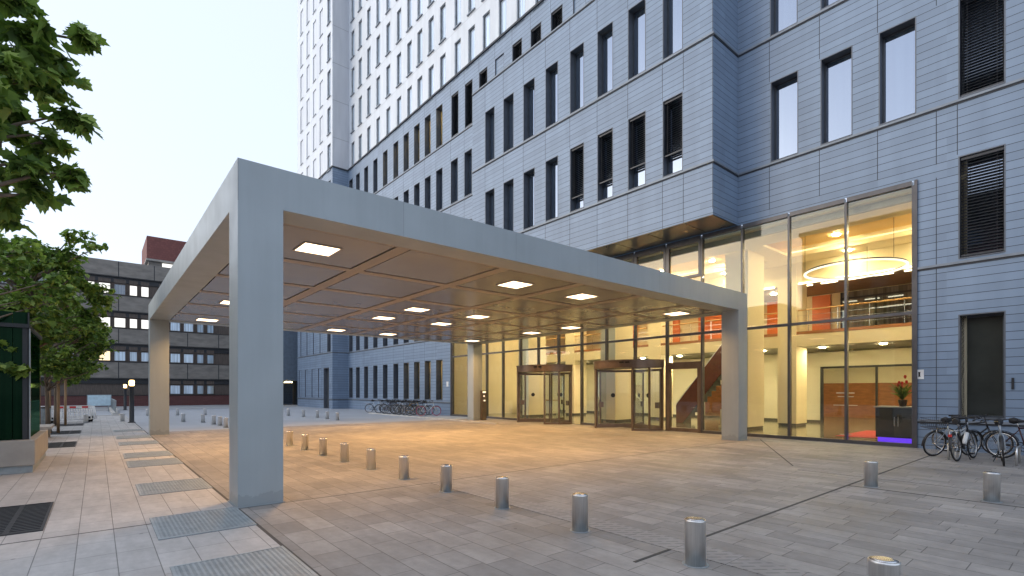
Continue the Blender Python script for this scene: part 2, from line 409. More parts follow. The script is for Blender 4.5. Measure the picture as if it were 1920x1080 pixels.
for yl in (.3, -2.1):
    for z0, z1, k in ((.93,3.86,'frost'),(5.43,8.34,'plain'),(9.97,12.87,'plain')): holes0.append(hole(yl, z0, z1, .96, k))
GY0, GY1, GZ = 3.75, 28.92, 7.98
holes0.append((GY0, GY1, -.1, GZ))
wl = MB(); wl.wall('X', P0, -9, 47.35, 0, 23.03, holes0)
MB().box(P0+.4, 40, -9, 47, 23.0, 23.04).build('roof', M['belt'], hosp)
MB().box(P0+.02, 40, -9.02, -9, 0, 23.0).build('side_wall', M['tile_x'], hosp)
# projecting block
BY1 = 23.84
holes1 = []
for k in range(8):
    yl = 22.61 - 1.643*k
    holes1.append(hole(yl, 9.97, 12.93, .87, 'plain', P1, {4:.78,5:.74,6:.72,7:.73}.get(k, 0)))
    holes1.append(hole(yl, 14.52, 17.45, .87, 'plain', P1))
wb = MB(); wb.wall('X', P1, YQ, BY1, 8.0, 18.98, holes1); wblk = wb
for yy in (YQ, BY1): wb = MB(); wb.wall('Y', yy, P1, P0-.001, 8.0, 18.98, []); wb.build('block_return_wall', M['tile_x'], hosp)
MB().box(P1+.01, P0-.01, YQ+.01, BY1-.01, 18.9, 18.97).build('block_roof', M['belt'], hosp)
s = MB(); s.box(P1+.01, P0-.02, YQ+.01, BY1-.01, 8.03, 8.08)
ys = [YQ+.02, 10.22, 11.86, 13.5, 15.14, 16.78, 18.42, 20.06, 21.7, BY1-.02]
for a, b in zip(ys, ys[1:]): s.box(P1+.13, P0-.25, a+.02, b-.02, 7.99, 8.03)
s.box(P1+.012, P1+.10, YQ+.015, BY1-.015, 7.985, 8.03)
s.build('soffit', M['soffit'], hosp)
# belt courses
s = MB()
def belt_x(X, y0, y1, z): s.box(X-.05, X+.02, y0, y1, z, z+.065, 0); s.box(X-.02, X+.01, y0, y1, z-.05, z, 1)
def belt_y(Y, x0, x1, z): s.box(x0, x1, Y-.05, Y+.02, z, z+.065, 0); s.box(x0, x1, Y-.02, Y+.01, z-.05, z, 1)
for z in (9.88, 14.43, 18.96):
    belt_x(P1, YQ-.05, BY1, z); belt_y(YQ, P1+.02, P0, z)
for z in (9.88, 14.43): belt_x(P0, -9, YQ-.05, z)
for z in (5.38, 9.88, 14.43): belt_x(P0, GY1+.02 if z < 8 else BY1+.01, 47.3, z)
belt_x(P0, 10, 47.3, 18.96); belt_x(P0, 3.2, GY0-.1, .80); belt_x(P0, -9, 3.2, .80); belt_x(P0, GY1+.1, 47.3, .88); belt_x(P0, -9, GY0-.1, 5.3)
s.box(P0-.09, P0+.3, 9, 47.3, 23.0, 23.12, 1)
s.build('belt_course', [M['belt'], M['joint']], hosp)
# vertical panel joints
def vj(X, y, z0, z1): (wl if X == P0 else wblk).box(X-.003, X+.01, y-.009, y+.009, z0, z1, 1)
for k in range(8):
    y = 22.62 - 1.643*k
    for a, b in ((8.0,9.83),(12.97,14.38),(17.5,18.9)): vj(P1, y, a, b)
vj(P1, 10.22, 8.0, 9.83); vj(P1, 10.22, 12.97, 14.38); vj(P1, YQ+.014, 8.2, 18.9)
for y in (7.9,6.27,4.64,3.22):
    vj(P0, y, GZ+.3, 9.83); vj(P0, y, 12.9, 14.38)
vj(P0, 3.22, 0, 7.9); vj(P0, 2.76, 8.4, 9.83)
for yl in [27.42,29.07] + WC:
    for a, b in ((12.95,14.38),(17.52,18.9),(22.02,22.95),(8.4,9.83),(3.95,5.33)):
        if yl > 30 or a > 12: vj(P0, yl+.02, a, b)
for yl in (17.6,19.22,20.85,22.46,24.11,25.76): vj(P0, yl+.02, 22.02, 22.95)
wl.build('wall', [M['tile'], M['joint']], hosp); wblk.build('block_wall', [M['tile'], M['joint']], hosp)

# windows: local x = depth into the wall, y along it, origin at the middle of the sill
_cache = {}
def win_meshes(wd, h, lin, depth):
    k = (round(wd,3), round(h,3), lin.name, depth)
    if k in _cache: return _cache[k]
    a = wd/2; s = MB(); T = .03; D = depth+.12
    s.box(-.006, D, -a, -a+T, 0, h); s.box(-.006, D, a-T, a, 0, h); s.box(-.006, D, -a+T, a-T, h-T, h); s.box(-.02, D, -a+T, a-T, 0, T)
    f = MB(); F = .055; b = a-T
    f.box(depth, depth+.07, -b, -b+F, T, h-T); f.box(depth, depth+.07, b-F, b, T, h-T); f.box(depth, depth+.07, -b+F, b-F, h-T-F, h-T); f.box(depth, depth+.07, -b+F, b-F, T, T+F)
    p = MB(); p.box(depth+.03, depth+.05, -b+F, b-F, T+F, h-T-F)
    _cache[k] = (s.mesh('window', lin), f.mesh('frame', M['winframe']), p); return _cache[k]
_pc = {}
def pane_mesh(p, mat):
    k = (id(p), mat.name)
    if k not in _pc: _pc[k] = p.mesh('pane', mat)
    return _pc[k]
def blind_mesh(wd, h, cov):
    k = ('blind', wd, round(h,3), cov)
    if k in _cache: return _cache[k]
    s = MB(); a = wd/2-.045; z = h-.1; n = 0
    s.box(.05, .15, -a, a, h-.12, h-.04)
    while z > h*(1-cov)+.08:
        s.poly([(.06,-a,z),(.06,a,z),(.125,a,z+.045),(.125,-a,z+.045)]); s.poly([(.06,-a,z-.003),(.125,-a,z+.042),(.125,a,z+.042),(.06,a,z-.003)]); z -= .085
    s.box(.06, .13, -a, a, z-.02, z+.03)
    for y in (-a*.7, a*.7): s.box(.088, .092, y-.004, y+.004, z, h-.1)
    _cache[k] = s.mesh('blind', M['blind']); return _cache[k]
def room(wd, h):
    k = ('room', wd, round(h,3))
    if k in _cache: return _cache[k]
    a = wd/2+.15; s = MB()
    s.poly([(1.5,-a,0),(1.5,a,0),(1.5,a,h),(1.5,-a,h)]); s.poly([(.5,-a,h),(.5,a,h),(1.5,a,h),(1.5,-a,h)]); s.poly([(.5,-a,0),(1.5,-a,0),(1.5,a,0),(.5,a,0)])
    s.poly([(.5,-a,0),(.5,-a,h),(1.5,-a,h),(1.5,-a,0)]); s.poly([(.5,a,0),(1.5,a,0),(1.5,a,h),(.5,a,h)])
    s.box(.9, 1.1, -.2, .2, h-.05, h-.02, 1)
    _cache[k] = s.mesh('lit_room', [M['cream'], M['room_lamp']]); return _cache[k]
def add_window(parent, X, yc, z0, wd, h, kind='plain', blind=0, lin=None, depth=.3, pane=None, rz=0, flat=False):
    lin = lin or M['lining']
    fm, ff, pp = win_meshes(wd, h, lin, depth)
    loc = Vector((X, yc, z0)) - parent.location
    o = link(fm, 'window', parent, loc, rz)
    link(ff, 'frame', o)
    mat = pane or {'frost': M['pane_frost'], 'lit': M['glass'], 'litr': M['glass'], 'louvre': M['pane_dark']}.get(kind, M['pane'])
    link(pane_mesh(pp, mat), 'pane', o)
    if kind in ('lit','litr'): link(room(wd, h), 'lit_room', o)
    if kind == 'louvre': blind = .985
    if blind: link(blind_mesh(wd, h, blind), 'blind', o)
    return o
def add_blank(parent, X, yc, z0, wd, h, mat, lin):
    k = ('blank', wd, round(h,3), mat.name)
    if k not in _cache:
        a = wd/2; s = MB(); s.box(.07, .12, -a, a, 0, h, 0); s.box(-.004, .07, -a, -a+.02, 0, h, 1); s.box(-.004, .07, a-.02, a, 0, h, 1); s.box(-.004, .07, -a+.02, a-.02, h-.02, h, 1); s.box(-.02, .07, -a+.02, a-.02, 0, .02, 1)
        _cache[k] = s.mesh('blind_window', [mat, lin])
    return link(_cache[k], 'blind_window', parent, Vector((X, yc, z0)) - parent.location)
for X, yc, z0, wd, h, kind, bl in wins:
    if kind == 'blank': add_blank(hosp, X, yc, z0, wd, h, M['tile'], M['lining'])
    else: add_window(hosp, X, yc, z0, wd, h, kind, bl)

# ------------------------------------------------------------------ lobby glazing
MY = [3.75,5.5,7.24,8.9,10.53,12.15,13.8,15.45,17.05,18.68,20.25,21.76,23.38,25.0,27.0,28.9]
cw = MB()
ZT = 4.04
doors = [(14.05, 1.80), (19.48, 1.86)]
def in_door(y): return any(abs(y-c) < r-.05 for c, r in doors) or 10.6 < y < 12.1
for i, y in enumerate(MY):
    z0 = 3.0 if in_door(y) else .0
    cw.box(P0-.02, P0+.16, y-.035, y+.035, z0, GZ-.14)
for a, b in zip(MY, MY[1:]):
    cw.box(P0-.01, P0+.14, a+.035, b-.035, ZT-.045, ZT+.045)
    cw.box(P0-.03, P0+.16, a+.035, b-.035, GZ-.14, GZ)
    mid = (a+b)/2
    if not in_door(mid): cw.box(P0-.01, P0+.15, a+.035, b-.035, 0, .11)
for a, b in ((10.53,12.15),(12.15,13.8),(13.8,15.45)):
    z0, z1 = 6.35, GZ-.14; ya, yb = a+.035, b-.035
    cw.box(P0-.035, P0+.1, ya, ya+.1, z0, z1); cw.box(P0-.035, P0+.1, yb-.1, yb, z0, z1); cw.box(P0-.035, P0+.1, ya+.1, yb-.1, z0, z0+.1); cw.box(P0-.035, P0+.1, ya+.1, yb-.1, z1-.1, z1)
cw.box(P0-.06, P0+.2, GY0-.10, GY0-.036, 0, GZ); cw.box(P0-.06, P0+.2, 28.936, 29.05, 0, GZ)
cwo = cw.build('curtain_wall', M['mullion'], hosp)
for a, b in zip(MY, MY[1:]):
    mid = (a+b)/2
    MB().box(P0+.05, P0+.066, a+.037, b-.037, ZT+.047, GZ-.142).build('pane', M['glass'], cwo)
    z0 = 3.02 if in_door(mid) else .112
    MB().box(P0+.05, P0+.066, a+.037, b-.037, z0, ZT-.047).build('pane', M['glass'], cwo)
# revolving doors
def rev_door(cy, rad):
    cx = 19.0; arc0 = math.acos(min(1, (cx-P0)/rad))
    def pt(r, a): return (cx - r*math.cos(a), cy + r*math.sin(a))
    A = math.pi-arc0 if False else math.pi*.5+math.asin((cx-P0)/rad)*-1
    ring = [pt(rad, -A + 2*A*i/28) for i in range(29)]
    s = MB(); s.prism(ring, 2.7, 3.0)
    root = s.build('revolving_door', M['doorframe'], hosp)
    s = MB(); s.prism([pt(rad+.03, -A + 2*A*i/28) for i in range(29)], 3.002, 3.05); s.build('header_cap', M['doorframe'], root)
    s = MB()
    for a in (-.50, -.36): 
        p = pt(rad+.02, a*1.0); s.box(p[0]-.03, p[0]+.03, p[1]-.09, p[1]+.09, 2.90, 2.96)
    s.build('door_sensor', M['black'], root)
    # curved side screens, posts
    for sgn in (-1, 1):
        a0, a1 = sgn*.62, sgn*A
        g = MB(); 
        for i in range(10):
            u, v = a0+(a1-a0)*i/10, a0+(a1-a0)*(i+1)/10
            p, q = pt(rad-.04, u), pt(rad-.04, v); p2, q2 = pt(rad-.055, u), pt(rad-.055, v)
            g.prism([p, q, q2, p2], .10, 2.68)
        g.build('curved_pane', M['glass'], root)
        s = MB()
        for a in (a0, (a0+a1)/2, a1*.985):
            p = pt(rad-.05, a); s.box(p[0]-.035, p[0]+.035, p[1]-.035, p[1]+.035, 0, 2.7)
        for i in range(10):
            u, v = a0+(a1-a0)*i/10, a0+(a1-a0)*(i+1)/10
            s.prism([pt(rad-.02, u), pt(rad-.02, v), pt(rad-.08, v), pt(rad-.08, u)], .0, .095)
        s.build('post', M['doorframe'], root)
    # leaves
    for k in range(3):
        a = .35 + k*2*math.pi/3; d = Vector((math.cos(a), math.sin(a), 0)); n = Vector((-d.y, d.x, 0))
        def slab(r0, r1, z0, z1, th):
            c0 = Vector((cx,cy,0))
            return [tuple((c0+d*r0+n*th)[:2]), tuple((c0+d*r1+n*th)[:2]), tuple((c0+d*r1-n*th)[:2]), tuple((c0+d*r0-n*th)[:2])]
        f = MB(); r1 = rad-.1
        f.prism(slab(.03,.10,0,0,.03), .02, 2.66); f.prism(slab(r1-.08,r1,0,0,.03), .02, 2.66); f.prism(slab(.1,r1-.08,0,0,.03), .02, .2); f.prism(slab(.1,r1-.08,0,0,.03), 2.56, 2.66)
        f.prism(slab(r1-.32,r1-.12,0,0,.05), .95, 1.2)
        f.build('door_leaf', M['doorframe'], root)
        g = MB(); g.prism(slab(.1,r1-.08,0,0,.006), .2, 2.56); g.build('leaf_pane', M['glass'], root)
        q = MB(); cpt = Vector((cx,cy,1.5)) + d*(r1*.55)
        q.tube([cpt - n*.012, cpt + n*.012], .1, 18); q.build('round_sticker', M['dark'], root)
for c, r in doors: rev_door(c, r)
s = MB(); y0, y1 = 10.565, 12.115
s.box(P0-.05, P0+.14, y0, y0+.13, 0, 2.9); s.box(P0-.05, P0+.14, y1-.13, y1, 0, 2.9); s.box(P0-.05, P0+.14, y0+.13, y1-.13, 2.62, 2.9); s.box(P0-.04, P0+.1, y0+.13, y1-.13, .012, .16)
sd_ = s.build('swing_door', M['doorframe'], hosp)
MB().box(P0+.03, P0+.045, y0+.13, y1-.13, .16, 2.62).build('pane', M['glass'], sd_)
s = MB(); s.tube([(P0-.06,y0+.16,1.02),(P0-.11,y0+.16,1.02),(P0-.11,y0+.36,1.02)], .013); s.build('handle', M['chrome'], sd_)

# ------------------------------------------------------------------ lobby inside
GX = 25.5
MB().box(P0+.2, 38, 2.6, 29.4, -.1, .008).build('lobby_floor', M['lobbyfloor'], hosp)
s = MB(); s.box(GX, GX+.25, 2.6, 29.4, 3.8, 4.36, 0); s.box(GX-.01, 34, 2.6, 29.4, 4.36, 4.5, 1); s.box(GX+.25, 34, 2.6, 29.4, 3.8, 3.9, 2)
s.build('gallery', [M['cream'], M['brownwood'], M['greyroom']], hosp)
s = MB(); s.tube([(GX+.04,2.7,5.5),(GX+.04,9.45,5.5)], .035, 8, 0); s.tube([(GX+.04,10.4,5.5),(GX+.04,16.8,5.5)], .035, 8, 0); s.tube([(GX+.04,17.9,5.5),(GX+.04,29.3,5.5)], .035, 8, 0)
for k in range(22): s.box(GX+.03, GX+.05, 3+k*1.2-.015, 3+k*1.2+.015, 4.5, 5.47, 1)
for z in (4.75,5.0,5.25): s.box(GX+.035, GX+.045, 2.7, 29.3, z-.006, z+.006, 1)
s.build('gallery_rail', [M['wood'], M['chrome']], hosp)
# ceiling of the hall with a golden coffer and light coves
cx0, cx1, cy0, cy1 = 21.3, 24.2, 2.7, 28.5
s = MB()
s.box(P0+.2, cx0, 2.6, 29.4, 7.75, 7.85, 0); s.box(cx1, GX+.1, 2.6, 29.4, 7.75, 7.85, 0)
for yb in (9.25, 16.9, 23.6): s.box(cx0, cx1, yb, yb+1.0, 7.75, 7.85, 0)
s.box(cx0-.3, cx1+.3, 2.6, 29.4, 8.15, 8.25, 1)
s.box(cx0-.02, cx0, 2.6, 29.4, 7.85, 8.15, 0); s.box(cx1, cx1+.02, 2.6, 29.4, 7.85, 8.15, 0)
s.box(P0+.45, P0+.6, 2.6, 29.4, 7.55, 7.75, 2)
s.box(GX, GX+.12, 2.6, 29.4, 6.78, 7.75, 0); s.box(GX+.12, 31, 2.6, 29.4, 7.05, 7.15, 2)
s.build('hall_ceiling', [M['cream'], M['gold'], M['greyroom']], hosp)
s = MB()
for x in (cx0+.06, cx1-.06): s.box(x-.03, x+.03, 2.8, 29.2, 7.93, 7.97)
s.build('cove_light', M['cove'], hosp)
s = MB(); s.box(GX-.05, GX-.005, 2.7, 9.4, 6.72, 6.79); s.box(GX-.05, GX-.005, 10.5, 29.2, 6.72, 6.79)
s.build('edge_light', M['strip'], hosp)
# walls
s = MB()
s.wall('X', 31.0, 2.6, 29.4, 4.5, 7.05, [], 0)
s.wall('X', 29.6, 2.6, 29.4, 0, 3.8, [(4.6,9.85,-1,2.98),(14.6,16.4,-1,2.6)], 1)
s.wall('Y', 2.6, P0+.2, 38, 0, 8.3, [], 0); s.wall('Y', 29.4, P0+.2, 38, 0, 8.3, [], 0)
s.wall('X', 37, 2.6, 29.4, 0, 2.2, [], 2); s.wall('X', 37, 2.6, 29.4, 2.2, 3.8, [], 1)
s.wall('X', P0+.3, 2.6, GY0-.1, 0, 8.3, [], 1)
s.build('lobby_wall', [M['cream'], M['cream2'], M['brownwood']], hosp)
s = MB(); s.box(29.5, 29.59, 9.86, 29.4, 0, .14); s.build('skirting', M['skirting'], hosp)
s = MB()
for a, b in ((12.05,13.15),(9.8,10.7),(15.2,17.6),(19.0,20.6),(22.5,25.5)): s.box(30.9, 30.97, a, b, 4.55, 7.0)
s.build('orange_panel', M['orange'], hosp)
s = MB()
for a, b in ((3.0,6.0),(6.1,9.3)):
    s.box(30.85, 30.93, a, a+.08, 4.55, 7.0); s.box(30.85, 30.93, b-.08, b, 4.55, 7.0); s.box(30.85, 30.93, a, b, 6.6, 6.7); s.box(30.85, 30.93, (a+b)/2-.04, (a+b)/2+.04, 4.55, 6.6)
    s.box(30.88, 30.9, a, b, 4.55, 7.0, 1)
for y in (5.0, 9.75): s.box(29.45, 29.58, y-.06, y+.06, 0, 2.98)
s.box(29.45, 29.58, 5.06, 9.69, 2.88, 2.98); s.box(29.45, 29.58, 7.3, 7.38, 0, 2.88)
s.build('inner_door_frame', [M['dark'], M['pane_grey']], hosp)
s = MB()
for k in range(6): s.box(27.4, 27.5, 4.0+k*1.1, 4.7+k*1.1, 6.98, 7.03)
s.build('gallery_light', M['strip'], hosp)
# columns
def lobby_column(x0, x1, y0, y1, zt):
    s = MB(); s.box(x0, x1, y0, y1, .14, zt, 0); s.box(x0+.03, x1-.03, y0+.03, y1-.03, 0, .14, 1)
    s.build('lobby_column', [M['cream'], M['skirting']], hosp)
for y in (9.9, 17.0, 24.0): lobby_column(21.4, 22.95, y, y+1.0, 7.9)
for y in (9.5, 16.9, 23.8): lobby_column(GX-.02, GX+1.25, y, y+.85, 7.75)
# downlights
dl = []
for x in (23.4, 24.8):
    for y in (4.2, 7.2, 12.6, 15.4, 19.6, 22.4, 26.2): dl.append((x, y, 7.74 if x > 24.2 else 8.14))
for x in (26.7,):
    for y in (4, 6.4, 8.8, 11.6, 14, 16.4, 19, 21.5, 24, 26.5): dl.append((x, y, 3.79))
for y in (4, 6.5, 9, 14, 19, 24): dl.append((33, y, 3.7))
for y in (11.8, 16, 20, 24): dl.append((28.6, y, 7.03))
s0 = MB().lathe([(.12,0),(.12,.02)], (0,0,-.022), 14).mesh('downlight', M['down'])
for p in dl: link(s0, 'downlight', hosp, Vector(p) - hosp.location)
MB().box(29.6, 38, 2.6, 29.4, 3.75, 3.8).build('rear_ceiling', M['cream2'], hosp)
# stair with orange cheek
st = MB()
for k in range(16):
    y = 14.75 - k*.235; st.box(24.0, 24.75, y-.235, y, k*.281, k*.281+.281, 0)
sto = st.build('lobby_stair', M['stairblack'], hosp)
c_ = MB(); pts = [(14.55,0),(10.99,4.3),(10.99,5.4),(11.2,5.4),(14.9,.95),(14.9,0)]
c_.v = []; 
for x in (23.90, 23.98):
    c_.poly([(x,p[0],p[1]) for p in pts])
c_.build('stair_cheek', M['stair_red'], sto)
MB().tube([(23.94,14.9,1.0),(23.94,11.15,5.45)], .04).build('stair_rail', M['white_paint'], sto)

# ------------------------------------------------------------------ white tower above, bump at the far end
tower = empty('hospital_tower', (20, 40, 23), 'tall white panelled hospital tower with narrow windows rising behind the grey block', 'tower')
X1 = 17.24; TX = P0+.10; YB = 47.35
TC = [46.79,45.05,43.15,41.2,39.25,37.32,35.55,33.93,32.27,30.67,28.77,27.14,25.53,23.89,22.2,20.6,19.0,17.3]
hs = []; tw = []
for yl in TC:
    for r in range(8):
        z0 = 23.0 + 3.56*r
        hs.append((yl-.8, yl, z0-.05, z0+2.55)); tw.append((TX, yl-.4, z0-.05))
s = MB(); s.wall('X', TX, 12, YB, 23.05, 52, hs); s.build('wall', M['white_panel'], tower)
hb = []; bumpw = []; blanks = []
for j, yl in enumerate([57.03,54.94,52.88,50.89,48.74]):
    for r in range(8):
        z0 = 23.0 + 3.56*r - .05
        hb.append((yl-.93, yl, z0, z0+2.6))
        (bumpw if j == 4 else blanks).append((X1, yl-.465, z0))
s = MB(); s.wall('X', X1, YB+.001, 58.05, 23.05, 52, hb); s.build('far_bay_wall', M['white_panel'], tower)
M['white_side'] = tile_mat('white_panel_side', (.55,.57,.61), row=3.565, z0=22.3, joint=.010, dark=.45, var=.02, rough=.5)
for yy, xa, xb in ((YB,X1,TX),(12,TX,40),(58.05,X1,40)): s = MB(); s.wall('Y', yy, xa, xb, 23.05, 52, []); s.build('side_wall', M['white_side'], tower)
s = MB(); s.box(X1+.02, 40, 12.02, 58, 51.9, 51.99); s.build('roof', M['belt'], tower)
import bpy_extras.object_utils as bou
bpy.context.view_layer.update()
def px(x, y, z):
    c, n = math.cos(R(39.83)), math.sin(R(39.83)); r = c*x-n*y; d = n*x+c*y
    return 960+934*r/d, 733-934*(z-1.7)/d, d
vis = [q for q in tw if px(q[0], q[1], q[2]+2.0)[1] > -60 and q[1] > 20 and not (q[1] < 22 and q[2] > 24)]
vis.sort(key=lambda q: px(*q)[2])
sill = MB().box(-.10, .02, -.44, .44, -.07, 0).mesh('sill', M['belt'])
def tower_window(q, wd=.8):
    o = add_window(tower, q[0], q[1], q[2], wd, 2.6, lin=M['lining_white'], depth=.12, pane=M['pane_tower'])
    link(sill, 'sill', o); return o
for q in vis[:92]: tower_window(q)
shown = set(vis[:92])
s = MB()
for q in tw:
    if q in shown: continue
    X, y, z = q; a = .4
    s.box(X+.2, X+.24, y-a, y+a, z, z+2.6, 0); s.box(X-.10, X+.02, y-.44, y+.44, z-.07, z, 1); s.box(X-.004, X+.2, y+a-.03, y+a, z, z+2.6, 2); s.box(X-.004, X+.2, y-a, y-a+.03, z, z+2.6, 2); s.box(X-.004, X+.2, y-a+.03, y+a-.03, z+2.57, z+2.6, 2)
so = s.build('further_windows', [M['pane_tower'], M['belt'], M['lining_white']], tower); so['kind'] = 'stuff'
for q in bumpw: tower_window(q, .93)
sill2 = MB().box(-.05, .02, -.46, .46, -.07, 0).mesh('sill', M['belt'])
for q in blanks:
    o = add_blank(tower, q[0], q[1], q[2], .93, 2.6, M['white_panel'], M['white_side']); link(sill2, 'sill', o)
# grey foot of the far bay belongs to the podium
hg = [(49.0-.75, 49.0+.75, -.1, 3.97)]; bl = []
for yl in (57.62,55.44,53.32,51.34):
    hg.append((yl-.93, yl, 1.05, 3.95)); bl.append((yl-.465, 1.05))
for r, z0 in enumerate((5.48,9.97,14.55,19.07)):
    for j, yl in enumerate([57.03,54.94,52.88,50.89,48.74]):
        hg.append((yl-.93, yl, z0, z0+2.9)); bl.append((yl-.465, z0)) if j < 4 else None
s = MB(); s.wall('X', X1, YB+.001, 58.05, 0, 23.03, hg); s.build('far_bay_wall', M['tile'], hosp)
for yy, xb in ((YB,P0),(58.05,40)): s = MB(); s.wall('Y', yy, X1, xb, 0, 23.03, []); s.build('far_bay_side_wall', M['tile_x'], hosp)
s = MB()
for z in (5.38, .88, 9.88, 14.43, 18.96): belt_x(X1, YB-.05, 48.2 if z < 1 else 58.05, z); belt_y(YB, X1+.02, P0, z)
belt_x(X1, 49.8, 58.05, .88)
s.box(X1-.09, X1+.1, YB-.09, 58.05, 23.0, 23.12, 1); s.box(X1+.1, P0-.09, YB-.09, YB+.1, 23.0, 23.12, 1)
s.build('far_bay_belt', [M['belt'], M['joint']], hosp)
for y, z0 in bl:
    add_blank(hosp, X1, y, z0, .93, 2.9 if z0 > 1.1 else 2.9, M['tile'], M['lining'])
for z0 in (5.48,9.97,14.55,19.07): add_window(hosp, X1, 48.74-.465, z0, .93, 2.9)
s = MB(); s.box(X1+.3, X1+.4, 48.25, 49.75, 0, 3.97, 0); s.box(X1, X1+.3, 48.25, 48.3, 0, 3.97, 1); s.box(X1, X1+.3, 49.7, 49.75, 0, 3.97, 1); s.box(X1, X1+.3, 48.3, 49.7, 3.9, 3.97, 1)
s.build('side_door', [M['winframe'], M['lining']], hosp)

# ------------------------------------------------------------------ entrance canopy
CX0, CX1, CY0, CY1 = 1.57, 17.40, 8.08, 24.22
can = empty('entrance_canopy', (CX0, CY0, 0), 'big square grey canopy on four pillars in front of the lobby with lit panelled ceiling', 'canopy')
s = MB()
B = .62
s.box(CX0, CX1, CY0, CY0+B, 4.46, 5.08); s.box(CX0, CX1, CY1-B, CY1, 4.46, 5.08)
s.box(CX0, CX0+B, CY0+B, CY1-B, 4.46, 5.08); s.box(CX1-B, CX1, CY0+B, CY1-B, 4.46, 5.08)
s.build('edge_beam', M['canopy'], can)
MB().box(CX0+.03, CX1-.03, CY0+.03, CY1-.03, 4.9, 5.06).build('roof_slab', M['canopy'], can)
MB().box(CX0+B, CX1-B, CY0+B, CY1-B, 4.62, 4.64).build('ceiling_void', M['black'], can)
px_ = [2.23+2.53*i for i in range(6)]; py_ = [8.82+2.52*i for i in range(6)]
PW = 2.17
pxe = [(a, min(a+PW, CX1-B-.02)) for a in px_]; pye = [(a, min(a+PW, CY1-B-.03)) for a in py_]
s = MB(); g = .042
xs = [CX0+B] + [v for a, b in pxe for v in (a-g+.03, b+g)] ; 
prev = CX0+B
for a, b in pxe + [(CX1-B, 0)]:
    if a-prev > .05: s.box(prev, a-(g if b else 0), CY0+B+.001, CY1-B-.001, 4.464, 4.60)
    prev = b+g
for xa, xb in pxe:
    prev = CY0+B
    for a, b in pye + [(CY1-B, 0)]:
        if a-prev > .05: s.box(xa-g+.001, xb+g-.001, prev, a-(g if b else 0), 4.464, 4.60)
        prev = b+g
s.build('ceiling_strip', M['canopy_strip'], can)
for i, (xa, xb) in enumerate(pxe):
    for j, (ya, yb) in enumerate(pye):
        MB().box(xa, xb, ya, yb, 4.475, 4.56).build('ceiling_panel', M['canopy_panel'], can)
lf = MB(); lf.box(-.36,.36,-.36,-.33,-.016,0); lf.box(-.36,.36,.33,.36,-.016,0); lf.box(-.36,-.33,-.33,.33,-.016,0); lf.box(.33,.36,-.33,.33,-.016,0)
lfm = lf.mesh('ceiling_light', M['canopy_strip']); lem = MB().box(-.33,.33,-.33,.33,-.011,-.001).mesh('diffuser', M['lamp'])
al = bpy.data.lights.new('canopy_lamp', 'AREA'); al.shape = 'SQUARE'; al.size = .64; al.energy = 62; al.color = (1,.56,.215); al.spread = R(135)
for x in (3.32, 8.38, 10.93, 15.95):
    for y in (9.92, 15.1, 17.66, 22.55):
        o = link(lfm, 'ceiling_light', can, Vector((x,y,4.475)) - can.location); link(lem, 'diffuser', o)
        lo = bpy.data.objects.new('lamp', al); COL.objects.link(lo); lo.parent = o; lo.location = (0,0,-.0125)
for x0, y0 in ((CX0, CY0), (CX1-.62, CY0), (CX0, CY1-.62), (CX1-.62, CY1-.62)):
    s = MB(); s.box(x0, x0+.62, y0, y0+.60, 0, 4.4600); o = s.build('pillar', M['canopy'], can)
    s = MB(); s.box(x0-.02, x0+.64, y0-.02, y0+.62, 0, .012); s.build('base_plate', M['galv'], o)
o = empty('intercom_post', (17.36, 23.42, 0), 'slim dark intercom post with small lit buttons at the foot of the far right pillar', 'intercom')
MB().box(17.2,17.52,23.35,23.5,0,1.72).build('housing', M['doorframe'], o)
s = MB(); s.box(17.25,17.47,23.335,23.349,1.58,1.68); s.box(17.3,17.4,23.335,23.349,1.36,1.44); s.box(17.32,17.44,23.335,23.349,1.1,1.18); s.build('button', M['win_warm'], o)

# ------------------------------------------------------------------ bollards
bm_ = MB().lathe([(.099,0),(.099,.425),(.101,.43),(.101,.437),(.094,.444)], n=28)
bmesh_ = bm_.mesh('bollard', M['steel']); capm = MB().lathe([(.092,.4441),(.060,.452)], n=28).mesh('cap', M['chrome'])
ringm = MB().lathe([(.125,0),(.125,.006)], n=28).mesh('base_ring', M['galv'])
def bollard(x, y, label, group):
    o = link(bmesh_, 'bollard', None, (x,y,0), rnd.uniform(0,6)); tag(o, label, 'bollard', group); o.rotation_euler[0] = rnd.gauss(0, R(.5)); o.rotation_euler[1] = rnd.gauss(0, R(.5))
    link(capm, 'cap', o); link(ringm, 'base_ring', o)
for i in range(12):
    y = 1.07 + 1.53*i; x = 4.50 + .012*i
    lab = 'stainless steel bollard cut by the bottom edge of the picture' if i == 0 else 'steel bollard, %s one back along the row on the ribbed slabs by the near pillar' % ORD[i]
    bollard(x, y, lab, 'bollards in the row beside the ribbed slabs')
bollard(10.6, 2.72, 'lone steel bollard in front of the lobby glass, left of the pair at right', 'bollards at the right of the forecourt')
bollard(10.58, 1.16, 'steel bollard nearest the right edge of the picture, before the bicycles', 'bollards at the right of the forecourt')
for k, (x, y) in enumerate([(4.63,26.4),(4.68,28.1),(4.6,29.3),(4.42,31.4),(3.7,32.9),(4.36,41.8),(5.9,41.0),(2.72,42.6)]):
    bollard(x, y, 'distant steel bollard seen between the two left pillars, %s counting away from the canopy' % ORD[k], 'bollards beyond the canopy on the left')
for k, (x, y) in enumerate([(1.12,35.3),(1.16,44.9),(-.43,34.8)]):
    bollard(x, y, ['steel bollard standing just left of the nearer lamp post','small steel bollard at the end of the ramp railing','steel bollard beside the red and white barriers'][k], 'bollards by the lamp posts')
